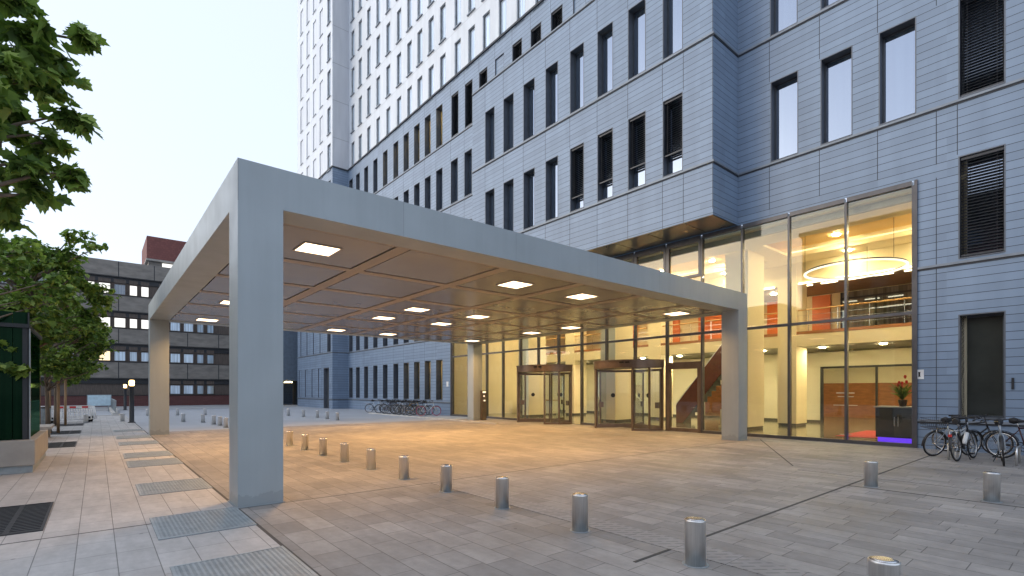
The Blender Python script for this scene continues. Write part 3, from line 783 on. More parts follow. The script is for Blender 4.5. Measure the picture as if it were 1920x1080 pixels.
for k, (x, y) in enumerate([(10.82,28.9),(10.86,30.7),(10.9,32.6),(10.56,34.3),(10.2,36.4)]):
    bollard(x, y, 'far steel bollard left of the parked bicycle row, %s counting from the right' % ORD[k], 'bollards in front of the far bay')

# ------------------------------------------------------------------ gratings
def grating(x0, x1, y0, y1, nx, step, mat, th=.012, w_=.02):
    s = MB(); cx, cy = (x0+x1)/2, (y0+y1)/2; a, b = (x1-x0)/2, (y1-y0)/2
    s.box(-a, a, -b, b, -.10, .0015, 1); z0, z1 = .002, th
    s.box(-a, a, -b, -b+.03, z0, z1); s.box(-a, a, b-.03, b, z0, z1); s.box(-a, -a+.03, -b+.03, b-.03, z0, z1); s.box(a-.03, a, -b+.03, b-.03, z0, z1)
    y = -b+.03+step/2
    while y < b-.03: s.box(-a+.03, a-.03, y-w_/2, y+w_/2, z0, z1-.002); y += step
    for i in range(1, nx):
        x = -a + 2*a*i/nx; s.box(x-w_/2, x+w_/2, -b+.03, b-.03, z0, z1-.003)
    return s.mesh('grating', [mat, M['black']])
gm = grating(-.51,.51,-.63,.63,22,.034,M['galv'],.012,.021)
for k, y in enumerate([5.15,7.55,10.68,14.5,16.45,20.3,23.0,27.0]):
    o = link(gm, 'floor_grating', None, (1.05, y, 0))
    tag(o, ['galvanised floor grating cut off by the bottom edge of the picture','galvanised floor grating beside the foot of the near pillar'][k] if k < 2 else 'galvanised floor grating along the canopy edge, %s one beyond the near pillar' % ORD[k-2], 'floor grating', 'galvanised gratings along the canopy edge')
tg = grating(-1.0,1.0,-1.0,1.0,6,.1,M['iron'],.014,.05)
TREES_Y = [9.3,15.2,21.15,27.3,33.3]
for k, y in enumerate(TREES_Y):
    if k == 1: continue
    o = link(tg, 'tree_grate', None, (-1.5, y, 0))
    tag(o, ['dark cast iron tree grate at the lower left corner','','dark slotted tree grate just beyond the green glass kiosk','dark tree grate under the nearer of two slim trunks','dark tree grate under the farther slim trunk'][k], 'tree grate', 'cast iron tree grates')

# ------------------------------------------------------------------ trees
def leaf_mat(name, c, tr):
    m, t, o = nt(name); p, x, y, z = pos(t)
    k = ramp(t, noise(t, p, 5, 2), .3, .7, .75, 1.25)
    cc = mixc(t, 1., c, k, 'MULTIPLY')
    b = t.nodes.new('ShaderNodeBsdfPrincipled'); t.links.new(cc, b.inputs['Base Color']); b.inputs['Roughness'].default_value = .5; b.inputs['Specular IOR Level'].default_value = .3
    tl = N(t, 'ShaderNodeBsdfTranslucent'); tl.inputs[0].default_value = (*tr, 1)
    mx = N(t, 'ShaderNodeMixShader'); mx.inputs[0].default_value = .42; L(t, b, mx, 0, 1); L(t, tl, mx, 0, 2); L(t, mx, o); return m
LEAF = [leaf_mat('leaf_dark', (.105,.185,.04), (.06,.12,.015)), leaf_mat('leaf_mid', (.23,.35,.07), (.10,.19,.02)), leaf_mat('leaf_light', (.36,.48,.12), (.16,.26,.03))]
PALM = [(0,0),(.02,.16),(.13,.44),(.22,.34),(.46,.56),(.5,.34),(.74,.33),(.74,.17),(1,0)]
SIMP = [(0,0),(.22,.40),(.65,.34),(1,0)]
def add_leaf(s, p, size, shape, r, droop=.3):
    yaw = r.uniform(0, 6.283); pitch = -r.uniform(-.3, .9) - droop*.5; roll = r.gauss(0, .5)
    m = Matrix.Rotation(yaw, 3, 'Z') @ Matrix.Rotation(-pitch, 3, 'Y') @ Matrix.Rotation(roll, 3, 'X')
    mi = r.choices((0,1,2), (.35,.42,.23))[0]; f = r.uniform(.12, .4); bend = r.uniform(.05, .3)
    for sg in (1, -1):
        pts = []
        for x, y in shape: pts.append(Vector(p) + m @ Vector((x*size, sg*y*size, (abs(y)*f - x*x*bend)*size)))
        s.poly(pts if sg > 0 else pts[::-1], mi)
def tree(loc, label, clumps, trunk_top, tr, leaf, shape, seed, stakes=False, group='young street trees along the left walkway', name='street_tree', spread=None):
    r = random.Random(seed); x, y = loc
    root = empty(name, (x,y,0), label, 'tree', group)
    s = MB(); pts = []; rs = []
    for i in range(9):
        f = i/8; pts.append((x + .05*math.sin(3*f+seed), y + .05*math.cos(4*f+seed), trunk_top*f)); rs.append(tr*(1.35 if i == 0 else 1)*(1-.7*f))
    s.tube(pts, rs, 10); s.build('trunk', M['bark'], root)
    b = MB(); lv = MB()
    for (cx, cy, cz, cr, n) in clumps:
        zt = max(trunk_top*.35, min(trunk_top*.95, cz - .5*math.hypot(cx-x, cy-y) - .2)); f = zt/trunk_top
        a = Vector((x + .05*math.sin(3*f+seed), y + .05*math.cos(4*f+seed), zt)); e = Vector((cx,cy,cz))
        P = [a]; 
        for i in range(1, 6):
            q = a.lerp(e, i/5); q.z += .12*math.sin(math.pi*i/5); q += Vector((r.gauss(0,.05), r.gauss(0,.05), r.gauss(0,.03)))*(1 if i < 5 else 0); P.append(q)
        b.tube(P, [max(.006, tr*.42*(1-.85*i/5)) for i in range(6)], 6)
        nt_ = max(4, int(n/22))
        for k in range(nt_):
            d = Vector((r.gauss(0,1), r.gauss(0,1), r.gauss(-.15,.75))); d = d.normalized()*cr*r.uniform(.55, 1.12)
            st_ = e.lerp(a, r.uniform(0,.25)); en = e + d
            mid = st_.lerp(en, .5) + Vector((r.gauss(0,.04), r.gauss(0,.04), .06))
            b.tube([st_, mid, en], [.010,.006,.003], 4, cap=False)
            for j in range(max(2, int(n/nt_))):
                u = r.random()**.6; q = (st_.lerp(mid, u*2) if u < .5 else mid.lerp(en, u*2-1)) + Vector((r.gauss(0,1), r.gauss(0,1), r.gauss(0,1)))*cr*.13
                add_leaf(lv, q, leaf*r.uniform(.6,1.25), shape, r)
    b.build('branches', M['bark'], root); lv.build('crown', LEAF, root)
    if stakes:
        for i, (dx, dy) in enumerate(((.32,-.25),(-.28,.3))):
            MB().tube([(x+dx,y+dy,0),(x+dx,y+dy,2.3)], .05, 8).build('stake', M['stake'], root)
    return root
def crown(cx, cy, z0, z1, rx, n, seed, dens):
    r = random.Random(seed); out = []
    while len(out) < n:
        u, v, w_ = r.uniform(-1,1), r.uniform(-1,1), r.uniform(-1,1); q = u*u+v*v+w_*w_
        if q > 1 or q < .12: continue
        k = 1 if w_ < .2 else .9
        out.append((cx+u*rx*k, cy+v*rx*k, (z0+z1)/2 + w_*(z1-z0)/2, r.uniform(.32,.55), dens))
    return out
near = [(-.18,9.26,4.8),(-.30,9.09,5.45),(-.51,9.8,6.1),(-.2,9.26,6.7),(-.66,9.14,6.46),(-.86,9.18,6.75),(-.87,9.32,5.96),(-.9,9.61,5.3),(-.5,9.42,5.2),(-.67,9.28,4.75),(-.6,9.6,4.5),(-.95,9.75,4.65),(-.95,10.3,4.3),(-.4,9.35,6.2),(-1.05,10.1,4.35),(-.9,9.5,5.6),(-.75,9.0,5.9),(-1.0,9.1,5.1)]
cl = [(a, b, c, .27, 62) for a, b, c in near] + crown(-2.0, 9.2, 4.4, 8.6, 1.2, 16, 3, 60)
tree((-1.5,9.3), 'nearest street tree, trunk out of frame, dark lobed leaves hanging over the top left corner', cl, 6.8, .11, .20, PALM, 5)
tree((-3.4,12.4), 'street tree left of the frame, its lowest leafy branches hanging before the green glass kiosk', [(-1.09,15.24,3.74,0.32,110),(-0.58,15.46,4.32,0.32,110),(-1.39,14.83,2.75,0.28,110),(-0.77,15.75,3.35,0.30,110),(-1.28,15.39,4.44,0.35,110),(-1.28,14.48,2.17,0.20,110),(-1.13,15.79,4.91,0.30,110),(-0.40,15.70,3.89,0.25,110),(-1.49,15.05,3.44,0.30,110)] + crown(-3.4,12.4,3.0,6.5,1.3,22,51,80), 5.5, .09, .15, PALM, 14)
c2 = [(-.40,20.25,6.45,.36,90),(.05,19.9,6.15,.3,70),(-.75,20.55,5.6,.45,110),(-1.5,21.2,6.3,.4,90),(-2.2,21.8,6.4,.4,90),(-.35,20.4,5.2,.35,80)] + crown(-1.55,21.15,2.6,6.5,1.8,60,11,150)
tree((-1.5,21.15), 'leafy street tree rising behind the green glass kiosk', c2, 5.6, .09, .15, PALM, 8)
c3 = [(0.0,26.1,4.1,.4,100),(.28,25.8,3.9,.35,90),(-.85,26.7,5.3,.45,100),(-.5,26.5,2.6,.4,90),(.05,26.0,2.6,.4,90)] + crown(-1.5,27.3,1.9,5.7,1.9,56,21,150)
tree((-1.5,27.3), 'bright green street tree on the nearer of the two slim trunks', c3, 4.8, .08, .14, PALM, 9, True)
c4 = crown(-1.5,33.3,2.2,6.2,2.0,46,31,130)
tree((-1.5,33.3), 'street tree on the farther slim trunk beside the barriers', c4, 5.0, .08, .15, SIMP, 10, True)
tree((-3.8,40.0), 'farthest street tree behind the others at the left edge', crown(-3.8,40,2.2,7.2,2.4,40,41,110), 5.5, .1, .17, SIMP, 12)

# ------------------------------------------------------------------ green glass kiosk on a plinth
o = empty('glass_kiosk', (-2.6, 15.9, 0), 'tall dark green glazed kiosk on a low stone plinth at the left edge', 'kiosk')
MB().box(-6.0,-.98,14.28,17.9,.16,.68).build('plinth', M['concrete_light'], o, bevel=.015)
MB().box(-5.9,-1.02,14.38,17.8,.0,.16).build('plinth_foot', M['galv'], o)
s = MB(); x = -5.8
while x < -1.2:
    s.box(x, x+.225, 14.6, 14.68, .68, 3.35); x += .235
s.box(-1.16,-1.12,14.6,17.6,.68,3.02)
s.box(-5.8,-1.2,17.5,17.56,.68,3.02)
s.build('green_pane', M['green_glass'], o)
s = MB(); x = -5.81
while x < -1.1: s.box(x, x+.02, 14.55, 14.7, .68, 3.35); x += .47
s.box(-1.19,-1.1,14.55,14.66,.68,3.02); s.box(-5.9,-1.08,14.5,17.7,3.02,3.10)
s.build('frame', M['dark'], o)
MB().box(-1.12,-1.07,14.56,14.62,.68,3.01).build('edge_trim', M['galv'], o)

# ------------------------------------------------------------------ post lamps
for x, y, lab in ((1.45,33.6,'nearer dark post lamp glowing beside the far left canopy pillar'),(1.95,56,'farther dark post lamp glowing by the ramp railing')):
    o = empty('post_lamp', (x,y,0), lab, 'street lamp', 'dark post lamps')
    MB().lathe([(.17,0),(.17,.03),(.11,.05),(.105,1.95),(.11,1.97)], (x,y,0), 18).build('post', M['dark'], o)
    MB().lathe([(.085,1.97),(.12,2.02),(.12,2.24),(.07,2.28)], (x,y,0), 18).build('lamp_head', M['post_lamp'], o)
    MB().lathe([(.12,2.28),(.115,2.31),(.02,2.33)], (x,y,0), 18).build('lamp_cap', M['dark'], o)

# ------------------------------------------------------------------ barriers, board, railing, bench
def barrier_meshes():
    s = MB()
    s.tube([(-1.0,0,1.0),(1.0,0,1.0)], .03); s.tube([(-1.0,0,.18),(1.0,0,.18)], .025); s.tube([(-1.0,0,.62),(1.0,0,.62)], .015)
    s.tube([(-1.0,0,.18),(-1.0,0,1.0)], .03); s.tube([(1.0,0,.18),(1.0,0,1.0)], .03)
    for k in range(9): x = -.84+k*.21; s.box(x-.03, x+.03, -.012, .012, .2, .84)
    s.box(-1.0,1.0,-.015,.015,.86,.99)
    r = MB()
    for k in range(4): x = -.75+k*.5; r.box(x-.13, x+.13, -.019, .019, .865, .985)
    f = MB()
    for x in (-.75,.75): f.box(x-.06, x+.06, -.3, .3, 0, .16)
    return s.mesh('barrier', M['white_paint']), r.mesh('red_reflector', M['red_paint']), f.mesh('foot', M['rubber'])
b1, b2, b3 = barrier_meshes()
for k in range(3):
    o = link(b1, 'barrier', None, (-1.2+.12*k, 35.2+.42*k, .02), R(8)); o.rotation_euler = (R(-30-3*k), 0, R(4+4*k))
    tag(o, 'red and white plastic barrier leaning in the stack under the trees, %s from the front' % ORD[k], 'barrier', 'stacked red and white barriers')
    link(b2, 'red_reflector', o); link(b3, 'foot', o)
o = empty('information_board', (.2, 53, 0), 'pale blue information board on two posts before the concrete building', 'sign')
MB().box(-.55,.9,52.96,53.02,.50,1.34).build('panel', pm('board_face', (.55,.72,.80), .4, var=.12, scale=4), o)
s = MB(); s.box(-.45,-.38,52.97,53.03,0,.5); s.box(.72,.79,52.97,53.03,0,.5); s.box(-.6,.95,53.02,53.06,.45,1.39); s.build('post', M['galv'], o)
o = empty('ramp_railing', (1.06, 52, 0), 'grey metal railing along the ramp left of the post lamps', 'railing')
s = MB(); s.tube([(1.06,45,1.0),(1.06,60,1.0)], .03); s.tube([(1.06,45,.15),(1.06,60,.15)], .02)
y = 45.0
while y <= 60: s.box(1.045,1.075,y-.012,y+.012,.15,1.0); y += .12
s.build('bars', M['galv'], o)
MB().box(.86,1.26,44.8,60.2,0,.15).build('ramp_kerb', M['pale_kerb'], o)
o = empty('stone_bench', (-1.45, 24.3, 0), 'low slatted stone bench between the kiosk and the slim trunks', 'bench')
MB().box(-1.9,-1.2,23.3,25.2,.38,.47).build('seat', M['concrete_light'], o)
for y in (23.5, 24.8): MB().box(-1.8,-1.3,y,y+.2,0,.38).build('leg', M['concrete_light'], o)
o = empty('waste_bin', (-1.75, 29.8, 0), 'grey cylindrical waste bin behind the bench', 'bin')
MB().lathe([(.2,0),(.22,.9),(.2,.95)], (-1.75,29.8,0), 18).build('body', M['galv'], o)
MB().lathe([(.225,.951),(.2,1.0)], (-1.75,29.8,0), 18).build('lid', M['dark'], o)

# ------------------------------------------------------------------ concrete building
cb = empty('concrete_building', (0, 69.7, 0), 'brown grey four storey concrete building with bands of windows beyond the forecourt', 'building')
YC = 69.7
unit = [(-.88,-.12),(.14,1.2),(1.45,2.51),(2.79,3.55),(3.82,4.6)]
lowu = [(6.97,8.01),(8.31,9.33),(9.64,10.91)]
def cols():
    out = []
    for k in (-3,-2,-1,0,1,2):
        for a, b in unit: out.append((a+6.4*k, b+6.4*k))
    return out
rows = [(1.24,3.04),(4.92,6.86),(8.62,10.42),(12.25,14.2)]
x0, x1 = -22, 14.2
bands = [(x0+.3, x1-.3, a, b) for a, b in rows]
s = MB(); s.wall('Y', YC, x0, x1, 1.24, 15.95, bands); s.build('wall', M['concrete'], cb)
s = MB(); s.wall('Y', YC+.02, x0, x1, 0, 1.24, []); s.wall('Y', YC+.01, -2.2, 1.4, 0, 1.2, []); s.build('brick_base', M['brick'], cb)
s = MB(); s.box(x0, x1, YC+.03, YC+14, 15.85, 15.93); s.build('roof', M['belt'], cb)
s = MB(); s.wall('X', x0, YC+.03, YC+14, 0, 15.95, []); s.wall('X', x1, YC+.03, YC+14, 0, 15.95, []); s.build('end_wall', M['concrete'], cb)
s = MB()
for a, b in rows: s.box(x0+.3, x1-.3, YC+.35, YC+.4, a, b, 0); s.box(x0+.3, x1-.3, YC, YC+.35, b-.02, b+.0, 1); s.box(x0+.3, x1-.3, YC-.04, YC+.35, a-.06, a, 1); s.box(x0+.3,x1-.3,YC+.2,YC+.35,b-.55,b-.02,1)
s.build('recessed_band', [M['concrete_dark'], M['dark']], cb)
s = MB()
for k in range(-7, 5):
    x = 1.86+3.2*k
    if x0 < x < x1:
        for a, b in ((3.06,4.84),(6.9,8.5),(10.45,12.15),(14.22,15.93)): s.box(x-.04, x+.04, YC-.006, YC+.02, a, b)
for z in (3.06,6.88,10.44,14.22): s.box(x0, x1, YC-.05, YC+.02, z-.0, z+.07)
s.build('panel_joint', M['dark'], cb)
cc = cols(); kinds = {}
for ri, (a, b) in enumerate(rows):
    for ci, (u, v) in enumerate(cc):
        if v > x1-.4 or u < x0+.4: continue
        if u > 11.2: continue
        h = (1.12, 1.14, 1.12, 1.2)[ri]
        if ri == 3: mat = M['win_white'] if ((u > -1.2 and u < 1) or 2.5 < u < 5) else M['pane_grey']
        elif ri == 2: mat = M['win_white'] if -1.3 < u < 5.4 else M['pane_curtain']
        elif ri == 1: mat = M['win_warm'] if -1.3 < u < 1.3 else M['pane_curtain']
        else: mat = M['pane_curtain'] if u > 5.5 else M['pane_dark']
        if ri == 0 and u < 5.3: continue
        wd = v-u; F = .07; z0 = a+.05
        k = ('cw', round(wd,3), h)
        if k not in _cache:
            f = MB(); q = wd/2
            f.box(-q,q,0,.14,0,F); f.box(-q,q,0,.14,h-F,h); f.box(-q,-q+F,0,.14,F,h-F); f.box(q-F,q,0,.14,F,h-F)
            if wd > 1.2: f.box(-q+.35,-q+.43,0,.14,F,h-F)
            f.box(-q,q,.02,.16,h+.08,h+.5)
            p = MB().box(-q+F, q-F, .06, .09, F, h-F); _cache[k] = (f.mesh('window', M['concrete_dark']), p)
        fm, pp = _cache[k]
        o = link(fm, 'window', cb, (( u+v)/2 - 0, YC+.18-69.7, z0))
        k2 = (k, mat.name)
        if k2 not in _cache: _cache[k2] = pp.mesh('pane', mat)
        link(_cache[k2], 'pane', o)
ph = empty('rooftop_block', (8, 74, 15.95), 'red clad rooftop block standing on the concrete building', 'rooftop block')
s = MB(); s.box(4.42, 15, 70.6, 79, 16.9, 19.5); s.build('red_cladding', M['brick_roof'], ph)
s = MB(); s.box(4.6, 15, 70.9, 78.8, 15.95, 16.7); s.build('lower_wall', M['concrete'], ph)
s = MB(); s.box(4.35, 15.1, 70.5, 79.1, 16.7, 16.9); s.build('pale_ledge', M['concrete_light'], ph)
s = MB(); s.box(5.9,7.0,70.86,70.898,16.05,16.6); s.build('window', M['win_white'], ph)
# building across the street, seen mirrored in the lobby glass
ob = empty('opposite_building', (-40, 5, 0), 'dark brick building across the street mirrored in the lobby glass', 'building')
MB().box(-52,-34,-45,26,0,22).build('wall', M['brick'], ob); MB().box(-52.3,-33.7,-45.3,26.3,22,22.5).build('roof', M['dark'], ob)
MB().box(-46,-34.5,26.4,75,0,9).build('reflection_blocker', M['brick'], ob)  # unseen low block added to keep bright sky reflections off the door glass
s = MB()
for k in range(17):
    for z in (1.2,4.4,7.6,10.8,14,17.2): s.box(-34.02,-33.9,-42+k*3.9,-40.2+k*3.9,z,z+1.7)
s.build('window', M['pane_dark'], ob)
# bluish wing far behind
fw = empty('far_wing', (24, 62, 0), 'plain bluish grey far wing raised over a dark open ground floor', 'building')
MB().box(16.2,30,62,80,2.95,17).build('wall', M['far_wall'], fw)
MB().box(16.4,30,64.5,64.7,0,2.95).build('ground_floor_glazing', M['pane_dark'], fw)
s = MB()
for x in (16.4,19.2,22.0): s.box(x,x+.35,62.3,62.65,0,2.95)
s.build('column', M['stake'], fw)
MB().box(17.3,18.1,63,63.2,2.7,2.8).build('ceiling_lamp', M['room_lamp'], fw)

# ------------------------------------------------------------------ bicycles
PAINT = {}
def paint(n, c):
    if n not in PAINT: PAINT[n] = pm('bike_paint_' + n, c, .3, .2)
    return PAINT[n]
WR = .335
def wheel_parts():
    t_ = MB().torus((0,0,0), WR-.018, .019, 'Y', 44, 8).mesh('wheel', M['rubber'])
    r_ = MB().torus((0,0,0), WR-.046, .012, 'Y', 44, 6).mesh('rim', M['chrome'])
    s = MB()
    for k in range(28):
        a = 2*math.pi*k/28; a2 = a + (.35 if k % 2 else -.35); y = .028 if k % 4 < 2 else -.028
        s.tube([(.022*math.cos(a2), y, .022*math.sin(a2)), ((WR-.05)*math.cos(a), 0, (WR-.05)*math.sin(a))], .0016, 4, cap=False)
    s.tube([(0,-.05,0),(0,.05,0)], .018, 10)
    return t_, r_, s.mesh('spokes', M['chrome'])
WT, WRM, WS = wheel_parts()
RH, FH, BBp, ST, HT, HB = (-.52,0,WR), (.56,0,WR), (-.06,0,.29), (-.21,0,.80), (.34,0,.90), (.385,0,.72)
def make_bike(col, label, group, style='diamond', basket=False, rack=False, guards=True, tail=False, steer=.0, batt=False):
    root = empty('bicycle', (0,0,0), label, 'bicycle', group)
    P = paint(*col)
    s = MB(); low = style == 'step'
    s.tube([HB, BBp], .021 if not batt else .03); s.tube([BBp, ST], .016); 
    s.tube([(.375,0,.76), (-.12,0,.50)] if low else [(.35,0,.87), (-.20,0,.77)], .017)
    for y in (-.05,.05):
        s.tube([BBp, (RH[0], y, RH[2])], .010); s.tube([(ST[0]+.02, 0, .74), (RH[0], y, RH[2])], .009)
    s.tube([HB, HT], .020)
    s.build('frame', P, root)
    if batt:
        s = MB(); s.tube([(.30,0,.64),(.02,0,.37)], .05, 8); s.build('down_tube_cover', M['white_paint'], root)
    fork = bpy.data.objects.new('steering', None); 
    for nm, hub in (('rear_wheel', RH), ('front_wheel', FH)):
        o = link(WT, nm, root, hub); link(WRM, 'rim', o); link(WS, 'spokes', o)
        if nm == 'front_wheel': o.rotation_euler = (0,0,steer)
    bpy.data.objects.remove(fork)
    s = MB()
    for y in (-.05,.05): s.tube([(.385,y*.6,.72),(.43,y,.6),(.56,y,WR)], .011)
    s.tube([(.385,-.03,.72),(.385,.03,.72)], .015); s.build('fork', P, root)
    s = MB(); s.tube([HT, (.325,0,1.0)], .014); s.tube([(.20,-.30,1.02),(.29,-.20,1.05),(.33,0,1.02),(.29,.20,1.05),(.20,.30,1.02)], .012, 8); s.build('handlebar', M['dark'], root)
    s = MB(); s.tube([(.13,-.31,1.005),(.22,-.29,1.025)], .018); s.tube([(.13,.31,1.005),(.22,.29,1.025)], .018); s.tube([(.30,-.17,1.03),(.36,-.28,1.0)], .006); s.tube([(.30,.17,1.03),(.36,.28,1.0)], .006); s.build('grip', M['rubber'], root)
    s = MB(); s.tube([ST, (-.24,0,.93)], .012, 8, 1)
    s.tube([(-.38,0,.955),(-.30,0,.96),(-.2,0,.955),(-.06,0,.95)], [.06,.085,.05,.018], 10, 0); s.build('saddle', [M['saddle'], M['chrome']], root)
    s = MB(); s.tube([(BBp[0],-.05,BBp[2]),(BBp[0],.06,BBp[2])], .02); s.torus((BBp[0],-.055,BBp[2]), .085, .008, 'Y', 24, 6)
    s.tube([(BBp[0],-.07,BBp[2]),(BBp[0]+.1,-.075,BBp[2]-.13)], .009); s.tube([(BBp[0],.06,BBp[2]),(BBp[0]-.1,.065,BBp[2]+.13)], .009)
    s.box(BBp[0]+.06,BBp[0]+.15,-.17,-.075,BBp[2]-.145,BBp[2]-.115); s.box(BBp[0]-.15,BBp[0]-.06,.065,.16,BBp[2]+.115,BBp[2]+.145)
    s.tube([(BBp[0],-.055,BBp[2]+.085),(RH[0],-.05,RH[2]+.035)], .005, 4); s.tube([(BBp[0],-.055,BBp[2]-.085),(RH[0],-.05,RH[2]-.035)], .005, 4)
    s.build('crank', M['dark'], root)
    if guards:
        for hub, a0, a1 in ((RH, 20, 190), (FH, 10, 150)):
            s = MB()
            for i in range(14):
                u, v = R(a0+(a1-a0)*i/14), R(a0+(a1-a0)*(i+1)/14); q = WR+.022
                A = (hub[0]+q*math.cos(u), hub[2]+q*math.sin(u)); B_ = (hub[0]+q*math.cos(v), hub[2]+q*math.sin(v))
                s.poly([(A[0],-.028,A[1]-.01),(A[0],0,A[1]+.008),(B_[0],0,B_[1]+.008),(B_[0],-.028,B_[1]-.01)]); s.poly([(A[0],.028,A[1]-.01),(B_[0],.028,B_[1]-.01),(B_[0],0,B_[1]+.008),(A[0],0,A[1]+.008)])
            s.build('mudguard', M['dark'], root)
    if rack:
        s = MB()
        for y in (-.06,.06): s.tube([(-.24,y*.7,.72),(-.78,y,.74)], .006); s.tube([(-.6,y,.735),(RH[0],y,RH[2])], .006)
        for k in range(4): s.tube([(-.35-.13*k,-.06,.735),(-.35-.13*k,.06,.735)], .005)
        s.build('rack', M['chrome'], root)
    if basket:
        s = MB(); bx0, bx1, z0, z1 = -.86, -.42, .76, 1.0
        for z, e in ((z0,.0),(z0+.08,.01),(z0+.16,.02),(z1,.03)):
            s.tube([(bx0-e,-.14-e,z),(bx1+e,-.14-e,z),(bx1+e,.14+e,z),(bx0-e,.14+e,z)], .005, 5, closed=True)
        for k in range(9):
            f = k/8
            for sy in (-1,1): s.tube([(bx0+(bx1-bx0)*f,sy*.14,z0),(bx0-.03+(bx1-bx0+.06)*f,sy*.17,z1)], .003, 4)
            if k < 7:
                g_ = k/6
                for xx, ex in ((bx0,-.03),(bx1,.03)): s.tube([(xx,-.14+.28*g_,z0),(xx+ex,-.17+.34*g_,z1)], .003, 4)
                s.tube([(bx0,-.14+.28*g_,z0),(bx1,-.14+.28*g_,z0)], .003, 4)
        s.build('basket', M['dark'], root)
    if tail:
        MB().box(-.80,-.775,-.035,.035,.60,.66).build('tail_light', M['red_paint'], root)
    s = MB(); s.tube([(-.14,-.05,.27),(-.2,-.16,.02)], .009); s.build('kickstand', M['dark'], root)
    return root
def stand(o, rear, front, lean=0.):
    d = Vector((front[0]-rear[0], front[1]-rear[1])); a = math.atan2(d.y, d.x)
    c = Vector(rear) + d.normalized()*.52
    o.location = (c.x, c.y, 0); o.rotation_euler = (lean, 0, a)
G1 = 'bicycles parked by the wall at the right edge'
b = make_bike(('silver',(.45,.46,.47)), 'silver step through bicycle with wire rear basket, leaning by the lobby glass', G1, 'step', True, True, tail=False); stand(b, (16.75,2.95), (17.65,2.38), R(9))
b = make_bike(('dark',(.03,.03,.035)), 'black bicycle with white down tube and red rear light, seen from behind', G1, 'diamond', False, True, tail=True, batt=True); stand(b, (15.95,2.35), (17.0,2.2), R(-5))
b = make_bike(('black',(.018,.018,.02)), 'black bicycle parked along the wall behind the white tubed one', G1, 'diamond', guards=False); stand(b, (18.42,2.95), (18.2,1.9), R(2))
b = make_bike(('grey',(.32,.36,.40)), 'silver blue bicycle at the far right with its front wheel towards the camera', G1, 'diamond', rack=False); stand(b, (16.85,1.66), (15.80,1.53), R(4))
b = make_bike(('darkred',(.05,.012,.012)), 'dark bicycle standing behind the silver blue one at the right edge', G1, 'diamond', guards=True); stand(b, (17.6,1.75), (17.3,.72), R(-3))
hoop = MB().tube([(0,-.3,0),(0,-.3,.32),(0,-.24,.40),(0,.24,.40),(0,.3,.32),(0,.3,0)], .022, 10).mesh('bike_hoop', M['steel'])
for k, (x, y) in enumerate(((16.5,2.55),(16.35,1.35))):
    o = link(hoop, 'bike_hoop', None, (x,y,0), R(90)); tag(o, ['low steel bike hoop beside the silver step through bicycle','low steel bike hoop beside the silver blue bicycle'][k], 'bike rack', 'steel bike hoops')
G2 = 'bicycles parked along the far grey wing'
lb = [((16.35,37.0),('white',(.6,.62,.64)),'step','pale step through bicycle at the left end of the far row'),
      ((16.5,35.6),('navy',(.02,.025,.05)),'diamond','navy bicycle, second from the left in the far row'),
      ((16.55,34.7),('burgundy',(.12,.015,.02)),'diamond','burgundy bicycle, third from the left in the far row'),
      ((16.5,33.9),('black',(.018,.018,.02)),'step','black step through bicycle, fourth from the left in the far row'),
      ((16.6,33.1),('silver',(.45,.46,.47)),'diamond','silver bicycle with dark basket in the middle of the far row'),
      ((16.55,32.4),('dark',(.03,.03,.035)),'diamond','black bicycle right of the silver one in the far row'),
      ((16.6,31.6),('yellow',(.55,.30,.03)),'diamond','yellow bicycle, third from the right in the far row'),
      ((16.55,30.8),('black',(.018,.018,.02)),'diamond','black bicycle between the yellow and the white ones in the far row'),
      ((17.2,36.3),('dark',(.03,.03,.035)),'diamond','dark bicycle squeezed in close to the wall at the left of the far row'),
      ((17.1,34.2),('navy',(.02,.025,.05)),'diamond','navy bicycle close to the wall behind the burgundy one in the far row'),
      ((17.1,32.9),('dark',(.03,.03,.035)),'step','dark step through bicycle close to the wall in the middle of the far row'),
      ((17.1,31.2),('navy',(.02,.025,.05)),'diamond','navy bicycle close to the wall behind the yellow one in the far row'),
      ((16.95,30.0),('white',(.6,.62,.64)),'diamond','white bicycle with pink tyres at the right end of the far row')]
for k, ((x, y), colr, st_, lab) in enumerate(lb):
    b = make_bike(colr, lab, G2, st_, basket=(k in (2,4,9,11)), rack=(k % 2 == 0))
    a = R(-20 + rnd.uniform(-7,7)); stand(b, (x, y), (x+math.cos(a), y+math.sin(a)), R(rnd.uniform(-6,6)))
    if 'pink' in lab:
        pk = pm('pink_tyre', (.42,.04,.12), .6)
        for ch in b.children:
            if ch.name.startswith(('front_wheel','rear_wheel')): ch.data = WT.copy(); ch.data.materials[0] = pk

# ------------------------------------------------------------------ wall signs
o = MB().box(P0-.022, P0-.004, 3.50, 3.71, 2.05, 2.33).build('number_plaque', M['white_paint']); tag(o, 'small square white plaque with a black numeral one stroke beside the lobby glass', 'sign')
s = MB(); s.box(P0-.026, P0-.0225, 3.585, 3.627, 2.12, 2.26); s.box(P0-.026, P0-.0225, 3.575, 3.635, 2.247, 2.26); s.box(P0-.026, P0-.0225, 3.575, 3.635, 2.12, 2.133); s.build('numeral', M['black'], o)
o = MB().box(P0-.022, P0-.004, 29.35, 29.6, 2.0, 2.35).build('white_notice', M['white_paint']); tag(o, 'small white notice on the grey tiles above the far bicycle row', 'sign')
o = MB().box(P0-.03, P0-.004, 1.62, 1.67, 1.75, 2.05).build('wall_intercom', M['dark']); tag(o, 'narrow black intercom strip on the tiles right of the frosted window', 'intercom')

